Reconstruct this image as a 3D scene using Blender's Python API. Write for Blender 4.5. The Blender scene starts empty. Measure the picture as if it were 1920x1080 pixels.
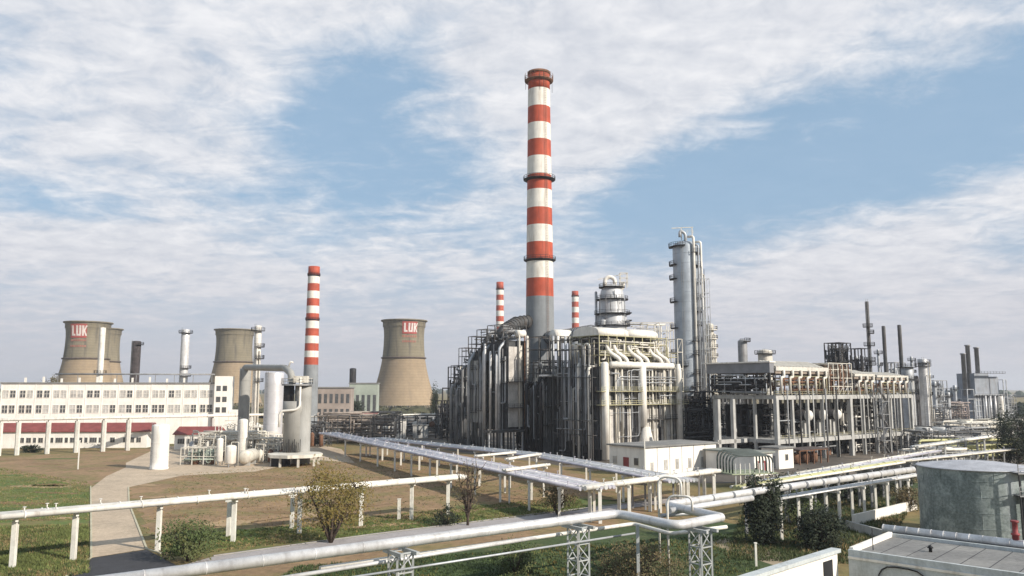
import bpy, math, random
from mathutils import Vector, Matrix
R = math.radians
SC = bpy.context.scene
COL = SC.collection
PITCH = R(7.14); F = 1500.0; CH = 20.0

# ------------------------------------------------------------------ camera
cd = bpy.data.cameras.new('camera'); cam = bpy.data.objects.new('camera', cd); COL.objects.link(cam)
cd.sensor_width = 36; cd.lens = 36*F/1920; cd.clip_start = 0.5; cd.clip_end = 20000
cam.location = (0, 0, CH); cam.rotation_euler = (R(90)+PITCH, 0, 0); SC.camera = cam
# ------------------------------------------------------------------ sun + sky
SUN = Vector((0.78, -0.50, 0.52)).normalized()
sun_el = math.asin(SUN.z); sun_az = math.atan2(SUN.x, SUN.y)
ld = bpy.data.lights.new('sun', 'SUN'); ld.energy = 4.8; ld.angle = R(0.6); ld.color = (1.0, 0.93, 0.83)
lo = bpy.data.objects.new('sun', ld); COL.objects.link(lo); lo.rotation_euler = SUN.to_track_quat('Z', 'Y').to_euler()
SC.view_settings.view_transform = 'Standard'; SC.view_settings.look = 'None'; SC.view_settings.exposure = 0.32; SC.view_settings.gamma = 1

def build_world():
    w = bpy.data.worlds.new('World'); SC.world = w; w.use_nodes = True
    nt = w.node_tree; nt.nodes.clear(); N = nt.nodes.new; L = nt.links.new
    out = N('ShaderNodeOutputWorld'); bg = N('ShaderNodeBackground'); bg.inputs[1].default_value = 0.093
    sky = N('ShaderNodeTexSky'); sky.sky_type = 'NISHITA'; sky.sun_disc = False
    sky.sun_elevation = sun_el; sky.sun_rotation = sun_az; sky.air_density = 1.0; sky.dust_density = 1.4; sky.ozone_density = 1.5
    tc = N('ShaderNodeTexCoord'); sep = N('ShaderNodeSeparateXYZ'); L(tc.outputs['Generated'], sep.inputs[0])
    def math_(op, a, b=None, c=None, clamp=False):
        n = N('ShaderNodeMath'); n.operation = op; n.use_clamp = clamp
        for i, v in enumerate((a, b, c)):
            if v is None: continue
            if isinstance(v, (int, float)): n.inputs[i].default_value = v
            else: L(v, n.inputs[i])
        return n.outputs[0]
    az = math_('ARCTAN2', sep.outputs[0], sep.outputs[1])          # 0 = straight ahead, + to the right
    el = math_('ARCSINE', sep.outputs[2])
    # large cloud banks as soft patches of the sky (azimuth, elevation, widths, tilt, amount) in degrees
    banks = [(16, 28, 17, 6.0, -16, .62), (2, 24, 13, 4.5, 6, .28), (-22, 24, 13, 9, -25, .45), (-26, 15, 14, 4.5, 3, .35), (-14, 29, 9, 4.5, 0, .45), (30, 30, 12, 8, -25, .5),
             (4, 17, 6.5, 4.5, -35, .38), (12, 22, 9, 3.5, -28, .42), (-4, 13, 5, 2.0, -15, .22),
             (27, 9.3, 15, 2.3, -14, .60), (32, 5, 18, 3.5, 0, .42), (-10, 8, 20, 3.0, 0, .30), (-28, 8, 12, 2.6, 2, .35),
             (-11, 20.8, 6, 3.0, -25, -.58), (-9, 14.8, 9, 3.0, -8, -.42), (-15, 17.5, 4, 2, 0, -.18), (20, 15.2, 11, 3.0, -10, -.66), (31, 16.6, 8, 2.5, -25, -.5), (-33.5, 27, 2.4, 2.2, 0, -.60), (-4, 23, 3, 1.5, -15, .22), (-15, 12, 3, 1.2, -20, .2),
             (9, 12, 4, 2.5, 0, -.35), (-30, 11.4, 4, 1.0, 0, -.3), (6, 29, 8, 1.6, 8, -.3)]
    total = None
    for a, e, wa, we, tilt, amt in banks:
        da = math_('SUBTRACT', az, R(a)); de = math_('SUBTRACT', el, R(e))
        c, s = math.cos(R(-tilt)), math.sin(R(-tilt))
        p = math_('MULTIPLY', math_('ADD', math_('MULTIPLY', da, c), math_('MULTIPLY', de, s)), 1/R(wa))
        q = math_('MULTIPLY', math_('SUBTRACT', math_('MULTIPLY', de, c), math_('MULTIPLY', da, s)), 1/R(we))
        r2 = math_('ADD', math_('MULTIPLY', p, p), math_('MULTIPLY', q, q))
        g = math_('MULTIPLY', math_('POWER', 2.718, math_('MULTIPLY', r2, -1.0)), amt)
        total = g if total is None else math_('ADD', total, g)
    # cloud sheet: the direction projected on a high layer, so the flecks flatten towards the horizon
    zc = math_('ADD', math_('MAXIMUM', sep.outputs[2], 0.0), 0.16)
    vx = math_('DIVIDE', sep.outputs[0], zc); vy = math_('DIVIDE', sep.outputs[1], zc)
    cmb = N('ShaderNodeCombineXYZ'); L(vx, cmb.inputs[0]); L(vy, cmb.inputs[1])
    def noise(scale, detail, rough, dist, stretch=(1, 1, 1), rot=0, off=(0, 0, 0)):
        mp = N('ShaderNodeMapping'); mp.inputs['Scale'].default_value = stretch; mp.inputs['Rotation'].default_value = (0, 0, rot); mp.inputs['Location'].default_value = off
        L(cmb.outputs[0], mp.inputs[0]); n = N('ShaderNodeTexNoise'); L(mp.outputs[0], n.inputs['Vector'])
        n.inputs['Scale'].default_value = scale; n.inputs['Detail'].default_value = detail; n.inputs['Roughness'].default_value = rough; n.inputs['Distortion'].default_value = dist
        return n.outputs['Fac']
    n1 = noise(1.5, 9, .58, .35, (1, 1.25, 1), .5); n2 = noise(5.0, 6, .62, .5, (1, 1.5, 1), .6, (3, 1, 0)); n3 = noise(13, 7, .65, .5, (1, .8, 1), .4, (7, 2, 0))
    d = math_('ADD', math_('MULTIPLY', math_('SUBTRACT', n1, .5), 1.7), math_('MULTIPLY', math_('SUBTRACT', n2, .5), 1.15))
    d = math_('ADD', d, math_('MULTIPLY', math_('SUBTRACT', n3, .5), .60))
    cov = math_('ADD', math_('ADD', d, total), .12)
    mr = N('ShaderNodeMapRange'); mr.interpolation_type = 'SMOOTHSTEP'; L(cov, mr.inputs[0])
    mr.inputs[1].default_value = -.22; mr.inputs[2].default_value = .72; mr.inputs[3].default_value = .07; mr.inputs[4].default_value = .93
    # cloud tone: brighter tops, greyer undersides by finer noise
    tone = N('ShaderNodeMix'); tone.data_type = 'RGBA'
    tt = math_('ADD', math_('ADD', math_('MULTIPLY', math_('SUBTRACT', n2, .5), 2.0), math_('MULTIPLY', math_('SUBTRACT', n3, .5), 1.3)), .55, clamp=True); L(tt, tone.inputs[0])
    tone.inputs[6].default_value = (5.3, 5.55, 6.15, 1); tone.inputs[7].default_value = (8.1, 8.05, 8.2, 1)
    # clear-sky tone
    skm = N('ShaderNodeMix'); skm.data_type = 'RGBA'; skm.blend_type = 'MULTIPLY'; skm.inputs[0].default_value = 1.0
    L(sky.outputs[0], skm.inputs[6]); skm.inputs[7].default_value = SKYTINT
    blu = N('ShaderNodeMix'); blu.data_type = 'RGBA'; blu.inputs[0].default_value = .75
    L(skm.outputs[2], blu.inputs[6]); blu.inputs[7].default_value = (2.75, 4.35, 6.1, 1)
    mx = N('ShaderNodeMix'); mx.data_type = 'RGBA'; L(mr.outputs[0], mx.inputs[0]); L(blu.outputs[2], mx.inputs[6]); L(tone.outputs[2], mx.inputs[7])
    # low murk near the horizon (far haze of the air above the scene)
    hz = N('ShaderNodeMapRange'); hz.interpolation_type = 'SMOOTHSTEP'; L(el, hz.inputs[0])
    hz.inputs[1].default_value = R(-1); hz.inputs[2].default_value = R(13); hz.inputs[3].default_value = .90; hz.inputs[4].default_value = 0
    mh = N('ShaderNodeMix'); mh.data_type = 'RGBA'; L(hz.outputs[0], mh.inputs[0]); L(mx.outputs[2], mh.inputs[6]); mh.inputs[7].default_value = (5.35, 5.2, 5.6, 1)
    L(mh.outputs[2], bg.inputs[0]); L(bg.outputs[0], out.inputs[0])
SKYTINT = (1, 1, 1, 1)
build_world()

# ------------------------------------------------------------------ pixel rays (photo 1920x1080) -> world points
def ray(px, py):
    x = px-960; up = 540-py
    return Vector((x, F*math.cos(PITCH)-up*math.sin(PITCH), F*math.sin(PITCH)+up*math.cos(PITCH)))
def G(px, py, z=0.0):
    d = ray(px, py); t = (z-CH)/d.z
    return Vector((d.x*t, d.y*t, z))
def A(px, py, Y):
    d = ray(px, py); t = Y/d.y
    return Vector((d.x*t, Y, CH+d.z*t))
GA = R(37); U = Vector((math.cos(GA), math.sin(GA), 0)); V = Vector((-math.sin(GA), math.cos(GA), 0))

# ------------------------------------------------------------------ materials
MATS = {}
def mat(name, col, rough=.75, metal=0., var=.18, scale=.35, streak=0., scol=(.16, .10, .06), fine=0., bump=0., sscale=1.1, alt=None, altscale=.05, altlo=.45, althi=.6, spec=.35, lift=False):
    if name in MATS: return MATS[name]
    m = bpy.data.materials.new(name); m.use_nodes = True; nt = m.node_tree; N = nt.nodes.new; L = nt.links.new
    b = nt.nodes['Principled BSDF']; b.inputs['Roughness'].default_value = rough; b.inputs['Metallic'].default_value = metal
    b.inputs['Specular IOR Level'].default_value = spec
    tc = N('ShaderNodeTexCoord')
    def noise(sc, det=4, stretch=None, ro=.6):
        n = N('ShaderNodeTexNoise'); n.inputs['Scale'].default_value = sc; n.inputs['Detail'].default_value = det; n.inputs['Roughness'].default_value = ro
        if stretch:
            mp = N('ShaderNodeMapping'); mp.inputs['Scale'].default_value = stretch; L(tc.outputs['Object'], mp.inputs[0]); L(mp.outputs[0], n.inputs['Vector'])
        else: L(tc.outputs['Object'], n.inputs['Vector'])
        return n.outputs['Fac']
    def mix(f, a, c, mode='MIX'):
        n = N('ShaderNodeMix'); n.data_type = 'RGBA'; n.blend_type = mode
        for i, v in ((0, f), (6, a), (7, c)):
            if isinstance(v, (int, float)): n.inputs[i].default_value = v
            elif isinstance(v, tuple): n.inputs[i].default_value = (*v[:3], 1)
            else: L(v, n.inputs[i])
        return n.outputs[2]
    def rng(v, a, b2, c=0, d=1):
        n = N('ShaderNodeMapRange'); L(v, n.inputs[0]); n.interpolation_type = 'SMOOTHSTEP'
        for i, q in enumerate((a, b2, c, d)): n.inputs[i+1].default_value = q
        return n.outputs[0]
    c = mix(rng(noise(scale, 6), .3, .7), tuple(x*(1-var) for x in col), tuple(min(1, x*(1+var)) for x in col))
    if alt: c = mix(rng(noise(altscale, 6, ro=.65), altlo, althi), c, alt)
    if fine: c = mix(fine, c, mix(rng(noise(scale*9, 5, ro=.75), .35, .65), tuple(x*.45 for x in col), tuple(min(1, x*1.35) for x in col)))
    if streak: c = mix(rng(noise(sscale, 6, (1, 1, .12)), .48, .72, 0, streak), c, tuple(scol))
    if lift:
        w = N('ShaderNodeTexWave'); w.bands_direction = 'Z'; w.inputs['Scale'].default_value = .12; w.inputs['Distortion'].default_value = 1.2; w.inputs['Detail'].default_value = 3; L(tc.outputs['Object'], w.inputs['Vector'])
        c = mix(rng(w.outputs['Fac'], .75, 1, 0, .3), c, tuple(x*.55 for x in col))
    L(c, b.inputs['Base Color'])
    if bump:
        bp = N('ShaderNodeBump'); bp.inputs['Strength'].default_value = bump; bp.inputs['Distance'].default_value = .15; L(noise(scale*6, 5), bp.inputs['Height']); L(bp.outputs[0], b.inputs['Normal'])
    MATS[name] = m; return m
white = mat('white_paint', (.72, .68, .61), .65, streak=.5, var=.10, scol=(.34, .27, .20), fine=.10)
cream = mat('cream_steel', (.62, .58, .50), .6, streak=.5, var=.12, scol=(.24, .19, .14))
silver = mat('silver_cladding', (.62, .605, .59), .42, .25, var=.14, scale=.5, streak=.45, scol=(.27, .24, .22), fine=.12, spec=.5)
dullsil = mat('dull_cladding', (.42, .43, .44), .5, .35, var=.2, scale=.4, streak=.4, scol=(.15, .13, .11))
steel = mat('grey_steel', (.26, .26, .26), .6, .2, var=.2, streak=.35)
dsteel = mat('dark_steel', (.022, .022, .024), .65, .2, var=.3, streak=.4, scol=(.11, .07, .05))  # kept near black so that shaded gaps read dark enough
midst = mat('mid_steel', (.062, .062, .062), .65, .15, var=.3, streak=.4)  # colour lowered to deepen the shade among the furnaces
yellow = mat('yellow_rail', (.38, .35, .21), .6, var=.2, streak=.3)
ygreen = mat('yellowgreen_pipe', (.50, .48, .24), .5, var=.15, streak=.3)
redp = mat('red_paint', (.40, .072, .034), .65, var=.16, scale=.25, streak=.6, sscale=.9, scol=(.20, .05, .035))
whp = mat('chimney_white', (.70, .665, .59), .7, var=.08, streak=.6, sscale=.9, scol=(.45, .38, .30))
conc_g = mat('chimney_grey', (.22, .23, .235), .8, var=.12, scale=.2, streak=.35, scol=(.12, .12, .12))
concrete = mat('frame_concrete', (.40, .39, .365), .85, var=.16, streak=.5, scol=(.22, .2, .18))
ctower = mat('tower_concrete', (.30, .225, .145), .9, var=.14, scale=.035, streak=.6, lift=True, sscale=.2, scol=(.22, .17, .12), fine=.15)
ctowerd = mat('tower_concrete_stained', (.205, .175, .12), .9, var=.16, scale=.05, streak=.85, lift=True, sscale=.22, scol=(.09, .08, .065), fine=.15)
rustband = mat('tower_ring', (.10, .075, .06), .9)
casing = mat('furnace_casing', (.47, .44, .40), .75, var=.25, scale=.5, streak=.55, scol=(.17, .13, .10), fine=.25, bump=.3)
casing_shade = mat('furnace_casing_shaded', (.062, .062, .062), .8, var=.3, scale=.5, streak=.6, scol=(.07, .06, .055), fine=.25)  # shaded copy of the furnace casing, shade put into the base colour
wall_w = mat('whitewashed_wall', (.78, .735, .665), .85, var=.08, scale=.3, streak=.35, scol=(.55, .5, .44))
roofred = mat('red_roof', (.21, .055, .05), .8, var=.2, scale=.4, streak=.2)
roofgrey = mat('roof_felt', (.20, .195, .185), .9, var=.18, scale=.25, fine=.3, alt=(.27, .26, .24), altscale=.2)
glass = mat('window_glass', (.08, .08, .08), .15, var=.3, scale=.8, spec=.6)
glassd = mat('window_glass_pale', (.42, .40, .37), .2, var=.3, scale=.5, spec=.6)
door_red = mat('red_door', (.25, .05, .05), .6)
rust = mat('rusty_steel', (.17, .085, .05), .85, var=.35, scale=.6, streak=.4)
graygreen = mat('grey_column', (.31, .30, .275), .7, var=.10, scale=.25, streak=.3, scol=(.13, .125, .11))
whitevess = mat('white_vessel', (.70, .675, .625), .6, var=.08, streak=.45, scol=(.42, .37, .30))
columnm = mat('column_cladding', (.36, .39, .42), .45, .3, var=.10, scale=.3, streak=.25, scol=(.2, .21, .22))
tankm = mat('tank_sheet', (.30, .34, .325), .55, .3, var=.35, scale=.35, streak=.6, scol=(.36, .38, .40), sscale=.45, fine=.4, alt=(.12, .15, .145), altscale=.32, altlo=.44, althi=.56)
tankroof = mat('tank_roof_sheet', (.42, .42, .44), .6, .2, var=.2, scale=.5, fine=.3)
louv = mat('louvre_cream', (.54, .51, .45), .7, var=.12, streak=.35)
lead = mat('post_white', (.70, .67, .60), .8, var=.10, scale=1.2, streak=.45, scol=(.33, .29, .24), sscale=1.6)
lav = mat('pipe_lagging', (.44, .42, .46), .55, .25, var=.16, scale=.4, streak=.3, scol=(.22, .21, .22))
dirt = mat('ground_soil', (.262, .168, .09), .95, var=.25, scale=.09, fine=.4, alt=(.17, .15, .05), altscale=.13, altlo=.45, althi=.60, bump=.4)
grassm = mat('lawn_grass', (.085, .125, .026), .95, var=.3, scale=.1, fine=.45, alt=(.25, .17, .07), altscale=.12, altlo=.44, althi=.60, bump=.5)
darkgrass = mat('dark_grass', (.05, .075, .022), .95, var=.3, scale=.15, fine=.5, alt=(.14, .12, .05), altscale=.12, altlo=.52, althi=.68, bump=.5)
drygrass = mat('dry_grass_ground', (.21, .15, .06), .95, var=.25, scale=.1, fine=.4, alt=(.10, .12, .04), altscale=.05, altlo=.45, althi=.6, bump=.4)
pathm = mat('path_concrete', (.47, .37, .265), .9, var=.14, scale=.15, fine=.3, alt=(.36, .29, .21), altscale=.12, altlo=.5, althi=.7)
yard = mat('plant_yard', (.10, .085, .07), .95, var=.3, scale=.08, fine=.35, alt=(.20, .16, .12), altscale=.04)
asphalt = mat('asphalt', (.045, .045, .05), .9, var=.2, scale=.4, fine=.3)
roadm = mat('road_surface', (.34, .31, .30), .9, var=.12, scale=.3, fine=.25)
kerbm = mat('kerb_stone', (.46, .42, .30), .85, var=.12)
bark = mat('bark', (.07, .05, .038), .95, var=.3, scale=2)
def leafmat(n, a, b): return mat(n, a, .75, var=.35, scale=.8, alt=b, altscale=.5, altlo=.42, althi=.6, fine=.3)
leaf_ol = leafmat('leaf_olive', (.12, .10, .022), (.20, .13, .035))
leaf_dk = leafmat('leaf_dark', (.013, .020, .009), (.028, .036, .014))
leaf_au = leafmat('leaf_autumn', (.13, .095, .045), (.08, .085, .035))
leaf_gr = leafmat('leaf_green', (.06, .085, .025), (.10, .10, .035))

# ------------------------------------------------------------------ mesh builder
class MB:
    def __init__(s): s.v = []; s.f = []; s.m = []; s.cur = 0; s.sm = []
    def quad(s, idx, smooth=False): s.f.append(idx); s.m.append(s.cur); s.sm.append(smooth)
    def box(s, x0, y0, z0, x1, y1, z1):
        i = len(s.v); s.v += [(x0, y0, z0), (x1, y0, z0), (x1, y1, z0), (x0, y1, z0), (x0, y0, z1), (x1, y0, z1), (x1, y1, z1), (x0, y1, z1)]
        for q in ((0, 3, 2, 1), (4, 5, 6, 7), (0, 1, 5, 4), (1, 2, 6, 5), (2, 3, 7, 6), (3, 0, 4, 7)): s.quad(tuple(i+k for k in q))
        return s
    def beam(s, a, b, w, h=None):
        h = h or w; a = Vector(a); b = Vector(b); d = b-a
        if d.length < 1e-6: return s
        d.normalize(); up = Vector((0, 0, 1)) if abs(d.z) < .95 else Vector((1, 0, 0))
        r = d.cross(up).normalized()*w/2; t = r.cross(d).normalized()*h/2; i = len(s.v)
        for p in (a, b):
            for q in (-r-t, r-t, r+t, -r+t): s.v.append(tuple(p+q))
        for q in ((0, 3, 2, 1), (4, 5, 6, 7), (0, 1, 5, 4), (1, 2, 6, 5), (2, 3, 7, 6), (3, 0, 4, 7)): s.quad(tuple(i+k for k in q))
        return s
    def tube(s, pts, r, n=8, rad=None, cap=True):
        pts = [Vector(p) for p in pts]; rs = rad if rad else [r]*len(pts); rings = []
        prev = None
        for k, p in enumerate(pts):
            if k == 0: d = pts[1]-p
            elif k == len(pts)-1: d = p-pts[k-1]
            else: d = (p-pts[k-1]).normalized()+(pts[k+1]-p).normalized()
            if d.length < 1e-6: d = pts[min(k+1, len(pts)-1)]-pts[k-1]
            d.normalize()
            if prev is None:
                up = Vector((0, 0, 1)) if abs(d.z) < .9 else Vector((1, 0, 0)); a = d.cross(up).normalized()
            else: a = (prev-d*prev.dot(d)); a = a.normalized() if a.length > 1e-5 else d.orthogonal().normalized()
            prev = a; b = d.cross(a); i = len(s.v); rings.append(i); sc = 1
            if 0 < k < len(pts)-1:
                cs = (p-pts[k-1]).normalized().dot((pts[k+1]-p).normalized()); sc = 1/max(.75, math.sqrt(max(.01, (1+cs)/2)))
            for q in range(n):
                t = 2*math.pi*q/n; s.v.append(tuple(p+(a*math.cos(t)+b*math.sin(t))*rs[k]*(1+(sc-1)*.5)))
        for k in range(len(rings)-1):
            for q in range(n):
                s.quad((rings[k]+q, rings[k]+(q+1) % n, rings[k+1]+(q+1) % n, rings[k+1]+q), True)
        if cap: s.quad(tuple(rings[0]+q for q in reversed(range(n)))); s.quad(tuple(rings[-1]+q for q in range(n)))
        return s
    def lathe(s, prof, c=(0, 0, 0), n=24, cap=True, axis=None, smooth=True, a0=0, a1=2*math.pi):
        cx, cy, cz = c; rings = []; full = abs(a1-a0-2*math.pi) < 1e-6; m = n if full else n+1
        for r, z in prof:
            i = len(s.v); rings.append(i)
            for q in range(m):
                t = a0+(a1-a0)*q/n; x, y = r*math.cos(t), r*math.sin(t)
                if axis == 'x': s.v.append((cx+z, cy+x, cz+y))
                elif axis == 'y': s.v.append((cx+x, cy+z, cz-y))
                else: s.v.append((cx+x, cy+y, cz+z))
        for k in range(len(rings)-1):
            for q in range(n if full else n): 
                q2 = (q+1) % m
                s.quad((rings[k]+q, rings[k]+q2, rings[k+1]+q2, rings[k+1]+q), smooth)
        if cap and full: s.quad(tuple(rings[0]+q for q in reversed(range(n)))); s.quad(tuple(rings[-1]+q for q in range(n)))
        return s
    def rail(s, pts, h=1.1, sp=2.0, w=.07):
        pts = [Vector(p) for p in pts]
        for a, b in zip(pts, pts[1:]):
            L_ = (b-a).length; k = max(1, int(L_/sp))
            for j in range(k+1):
                p = a+(b-a)*j/k; s.beam(p, p+Vector((0, 0, h)), w)
            for hh in (h, h*.5): s.beam(a+Vector((0, 0, hh)), b+Vector((0, 0, hh)), w)
        return s
    def build(s, name, mats, parent=None, off=None, label=None):
        me = bpy.data.meshes.new(name)
        vs = [tuple(Vector(v)-off) for v in s.v] if off is not None else s.v
        me.from_pydata(vs, [], s.f)
        if not isinstance(mats, (list, tuple)): mats = [mats]
        for m in mats: me.materials.append(m)
        if len(mats) > 1: me.polygons.foreach_set('material_index', s.m)
        me.polygons.foreach_set('use_smooth', s.sm)
        me.update()
        o = bpy.data.objects.new(name, me); COL.objects.link(o)
        if parent: o.parent = parent
        if off is not None and not parent: o.location = off
        if label: o['label'] = label
        return o
def bx(*a): return MB().box(*a)
def fillet(pts, r, n=4):
    pts = [Vector(p) for p in pts]; out = [pts[0]]
    for a, p, b in zip(pts, pts[1:], pts[2:]):
        d1 = (a-p); d2 = (b-p); rr = min(r, d1.length*.45, d2.length*.45); q1 = p+d1.normalized()*rr; q2 = p+d2.normalized()*rr
        for k in range(n+1):
            t = k/n; out.append(q1*(1-t)**2+p*2*t*(1-t)+q2*t*t)
    out.append(pts[-1]); return out
def dome(r, h, n=5): return [(r*math.cos(math.pi/2*k/n), h*math.sin(math.pi/2*k/n)) for k in range(n)]+[(.01, h)]
def tag(o, label, cat, group=None, kind=None):
    o['label'] = label; o['category'] = cat
    if group: o['group'] = group
    if kind: o['kind'] = kind
    return o
def thing(name, label, cat, loc=(0, 0, 0), rz=0, group=None):
    o = bpy.data.objects.new(name, None); COL.objects.link(o); o.location = loc; o.rotation_euler = (0, 0, rz)
    o.empty_display_size = .5; return tag(o, label, cat, group)
def struct(o): o['kind'] = 'structure'; return o
def copy_tree(o, parent=None):
    c = o.copy(); COL.objects.link(c); c.parent = parent
    for ch in list(o.children): copy_tree(ch, c)
    return c
def pipework(mb, x0, x1, y0, y1, z0, z1, n, r0, r1, rnd, up=.5):
    for _ in range(n):
        p = Vector((rnd.uniform(x0, x1), rnd.uniform(y0, y1), rnd.uniform(z0, z1))); pts = [p]
        for k in range(rnd.choice((2, 3, 3, 4))):
            ax = 2 if rnd.random() < up else rnd.choice((0, 1)); q = pts[-1].copy()
            lo, hi = ((x0, x1), (y0, y1), (z0, z1))[ax]; q[ax] = rnd.uniform(lo, hi)
            if (q-pts[-1]).length > .6: pts.append(q)
        if len(pts) > 1: mb.tube(fillet(pts, .8, 2), rnd.uniform(r0, r1), 6)
    return mb
def frame(mb, xs, ys, zs, w, z0=0, brace=None):
    for x in xs:
        for y in ys: mb.beam((x, y, z0), (x, y, zs[-1]), w)
    for z in zs:
        for y in ys: mb.beam((xs[0], y, z), (xs[-1], y, z), w*.8)
        for x in xs: mb.beam((x, ys[0], z), (x, ys[-1], z), w*.8)
    if brace:
        zz = [z0]+list(zs)
        for a, b in zip(xs, xs[1:]):
            for c, d in zip(zz, zz[1:]):
                if brace.random() < .4: mb.beam((a, ys[0], c), (b, ys[0], d), w*.5)
    return mb
def lin(a, b, n): return [a+(b-a)*k/(n-1) for k in range(n)]

# ================================================================== GROUND
def sheet(name, pts, z, m, kind='structure', label=None, cat=None, wob=0, seed=1, sub=1):
    rnd = random.Random(seed); P = []
    for a, b in zip(pts, pts[1:]+pts[:1]):
        for k in range(sub):
            q = a+(b-a)*k/sub
            if wob and k: q = q+Vector((rnd.uniform(-wob, wob), rnd.uniform(-wob, wob), 0))
            P.append(q)
    area = sum(p.x*q.y-q.x*p.y for p, q in zip(P, P[1:]+P[:1]))
    if area < 0: P.reverse()
    mb = MB(); mb.v = [(p.x, p.y, z) for p in P]; mb.quad(tuple(range(len(P))))
    import bmesh
    o = mb.build(name, m)
    o['kind'] = kind
    if label: o['label'] = label
    if cat: o['category'] = cat
    return o
def gp(*pts): return [G(x, y) for x, y in pts]
mb = MB(); mb.v = [(-9000, -200, 0), (9000, -200, 0), (9000, 9500, 0), (-9000, 9500, 0)]; mb.quad((0, 1, 2, 3)); struct(mb.build('ground', drygrass))
sheet('soil_field', gp((240, 912), (330, 888), (480, 880), (600, 865), (700, 835), (800, 838), (1010, 870), (1260, 930), (1300, 975), (1130, 948), (700, 1000), (420, 1040), (330, 1020), (275, 1000), (255, 945)), .012, dirt, wob=.8, sub=14)
sheet('soil_strip', gp((-60, 862), (120, 850), (300, 840), (330, 862), (240, 875), (170, 912), (60, 895), (-60, 900)), .012, dirt, wob=.8, sub=14, seed=3)
sheet('lawn_front', gp((-200, 892), (40, 890), (120, 905), (168, 918), (170, 1000), (170, 1060), (100, 1100), (-200, 1100)), .018, grassm, wob=.7, sub=14, seed=2)
sheet('lawn_strip', gp((285, 1008), (450, 992), (700, 978), (900, 958), (1010, 945), (1100, 935), (1180, 940), (1130, 955), (700, 1005), (400, 1045), (300, 1036)), .020, grassm, wob=.8, sub=16, seed=4)
sheet('lawn_near', gp((420, 1180), (470, 1075), (800, 1025), (1180, 985), (1330, 975), (1500, 1000), (1560, 1040), (1400, 1300), (600, 1300)), .018, darkgrass, wob=.6, sub=14, seed=5)
sheet('lawn_back_shaded', gp((1420, 960), (1560, 985), (1640, 975), (1720, 945), (1720, 905), (1500, 925)), .020, darkgrass, wob=.7, sub=4, seed=6)  # darker grass colour stands in for shade behind the rack
sheet('plant_yard', [G(560, 818), G(700, 822), G(860, 850), G(1020, 868), G(1290, 905), G(1500, 905), G(1800, 890), G(1990, 860), G(2050, 775), G(1800, 757), G(1100, 757), G(560, 760)], .008, yard, wob=1.5, sub=5, seed=7)
sheet('plant_pad', gp((236, 868), (300, 838), (560, 826), (640, 842), (665, 868), (590, 862), (480, 884), (340, 892), (240, 914), (236, 900)), .024, pathm, sub=1)
sheet('path', gp((172, 1046), (170, 1000), (171, 915), (200, 893), (250, 870), (330, 888), (242, 914), (243, 945), (274, 1030)), .030, pathm)
sheet('path_cross', [G(1322, 1018), G(1360, 1010), G(1520, 1052), G(1480, 1070)], .030, mat('path_sand', (.30, .24, .16), .95, var=.15, fine=.3))
sheet('asphalt_apron', gp((90, 1100), (170, 1047), (275, 1031), (300, 1044), (330, 1060), (300, 1200), (60, 1200)), .036, asphalt)
sheet('road', gp((160, 1110), (400, 1044), (700, 1003), (1130, 950), (1300, 932), (1310, 936), (1140, 958), (705, 1015), (410, 1058), (240, 1110)), .028, roadm)
sheet('soil_verge', gp((240, 1112), (410, 1058), (705, 1015), (1140, 958), (1310, 936), (1330, 962), (1180, 985), (800, 1038), (470, 1090), (400, 1130)), .0265, dirt, wob=.3, sub=8, seed=9)
patchm = mat('bare_patch_soil', (.20, .125, .06), .95, var=.3, scale=.3, fine=.4); patchg = mat('green_patch', (.12, .13, .04), .95, var=.3, scale=.3, fine=.5); patchl = mat('pale_patch_soil', (.36, .25, .14), .95, var=.2, scale=.3, fine=.4)
rp = random.Random(99)
for k in range(34):
    zone = rp.choice(((260, 1000, 900, 1000), (30, 160, 855, 985), (480, 820, 870, 900), (300, 1050, 935, 990))); cx_, cy_ = rp.uniform(zone[0], zone[1]), rp.uniform(zone[2], zone[3]); c_ = G(cx_, cy_); w_, h_ = rp.uniform(2, 7), rp.uniform(1, 3.2); an = rp.uniform(-.5, .5); pts_ = []
    for q in range(30):
        t = 2*math.pi*q/30; f = rp.uniform(.6, 1.15); a_, b_ = math.cos(t)*w_*f, math.sin(t)*h_*f; pts_.append(c_+Vector((a_*math.cos(an)-b_*math.sin(an), a_*math.sin(an)+b_*math.cos(an), 0)))
    if not (165 < cx_ < 260): sheet('soil_patch', pts_, .0223+.0004*(k%4), rp.choice((patchm, patchg, patchl)))
kb = MB()
def kerbline(pts, mbk, w=.25, h=.14):
    for a, b in zip(pts, pts[1:]): mbk.beam(a+Vector((0, 0, h/2-.01)), b+Vector((0, 0, h/2-.01)), w, h)
kerbline(gp((170, 912), (171, 1000), (171, 1046), (120, 1085)), kb); kerbline(gp((241, 914), (242, 945), (275, 1030), (302, 1038)), kb)
struct(kb.build('kerb', kerbm))
kb = MB(); kerbline(gp((400, 1043), (700, 1002), (1130, 949), (1300, 931)), kb, .3, .12); struct(kb.build('road_kerb', roadm))

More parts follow.
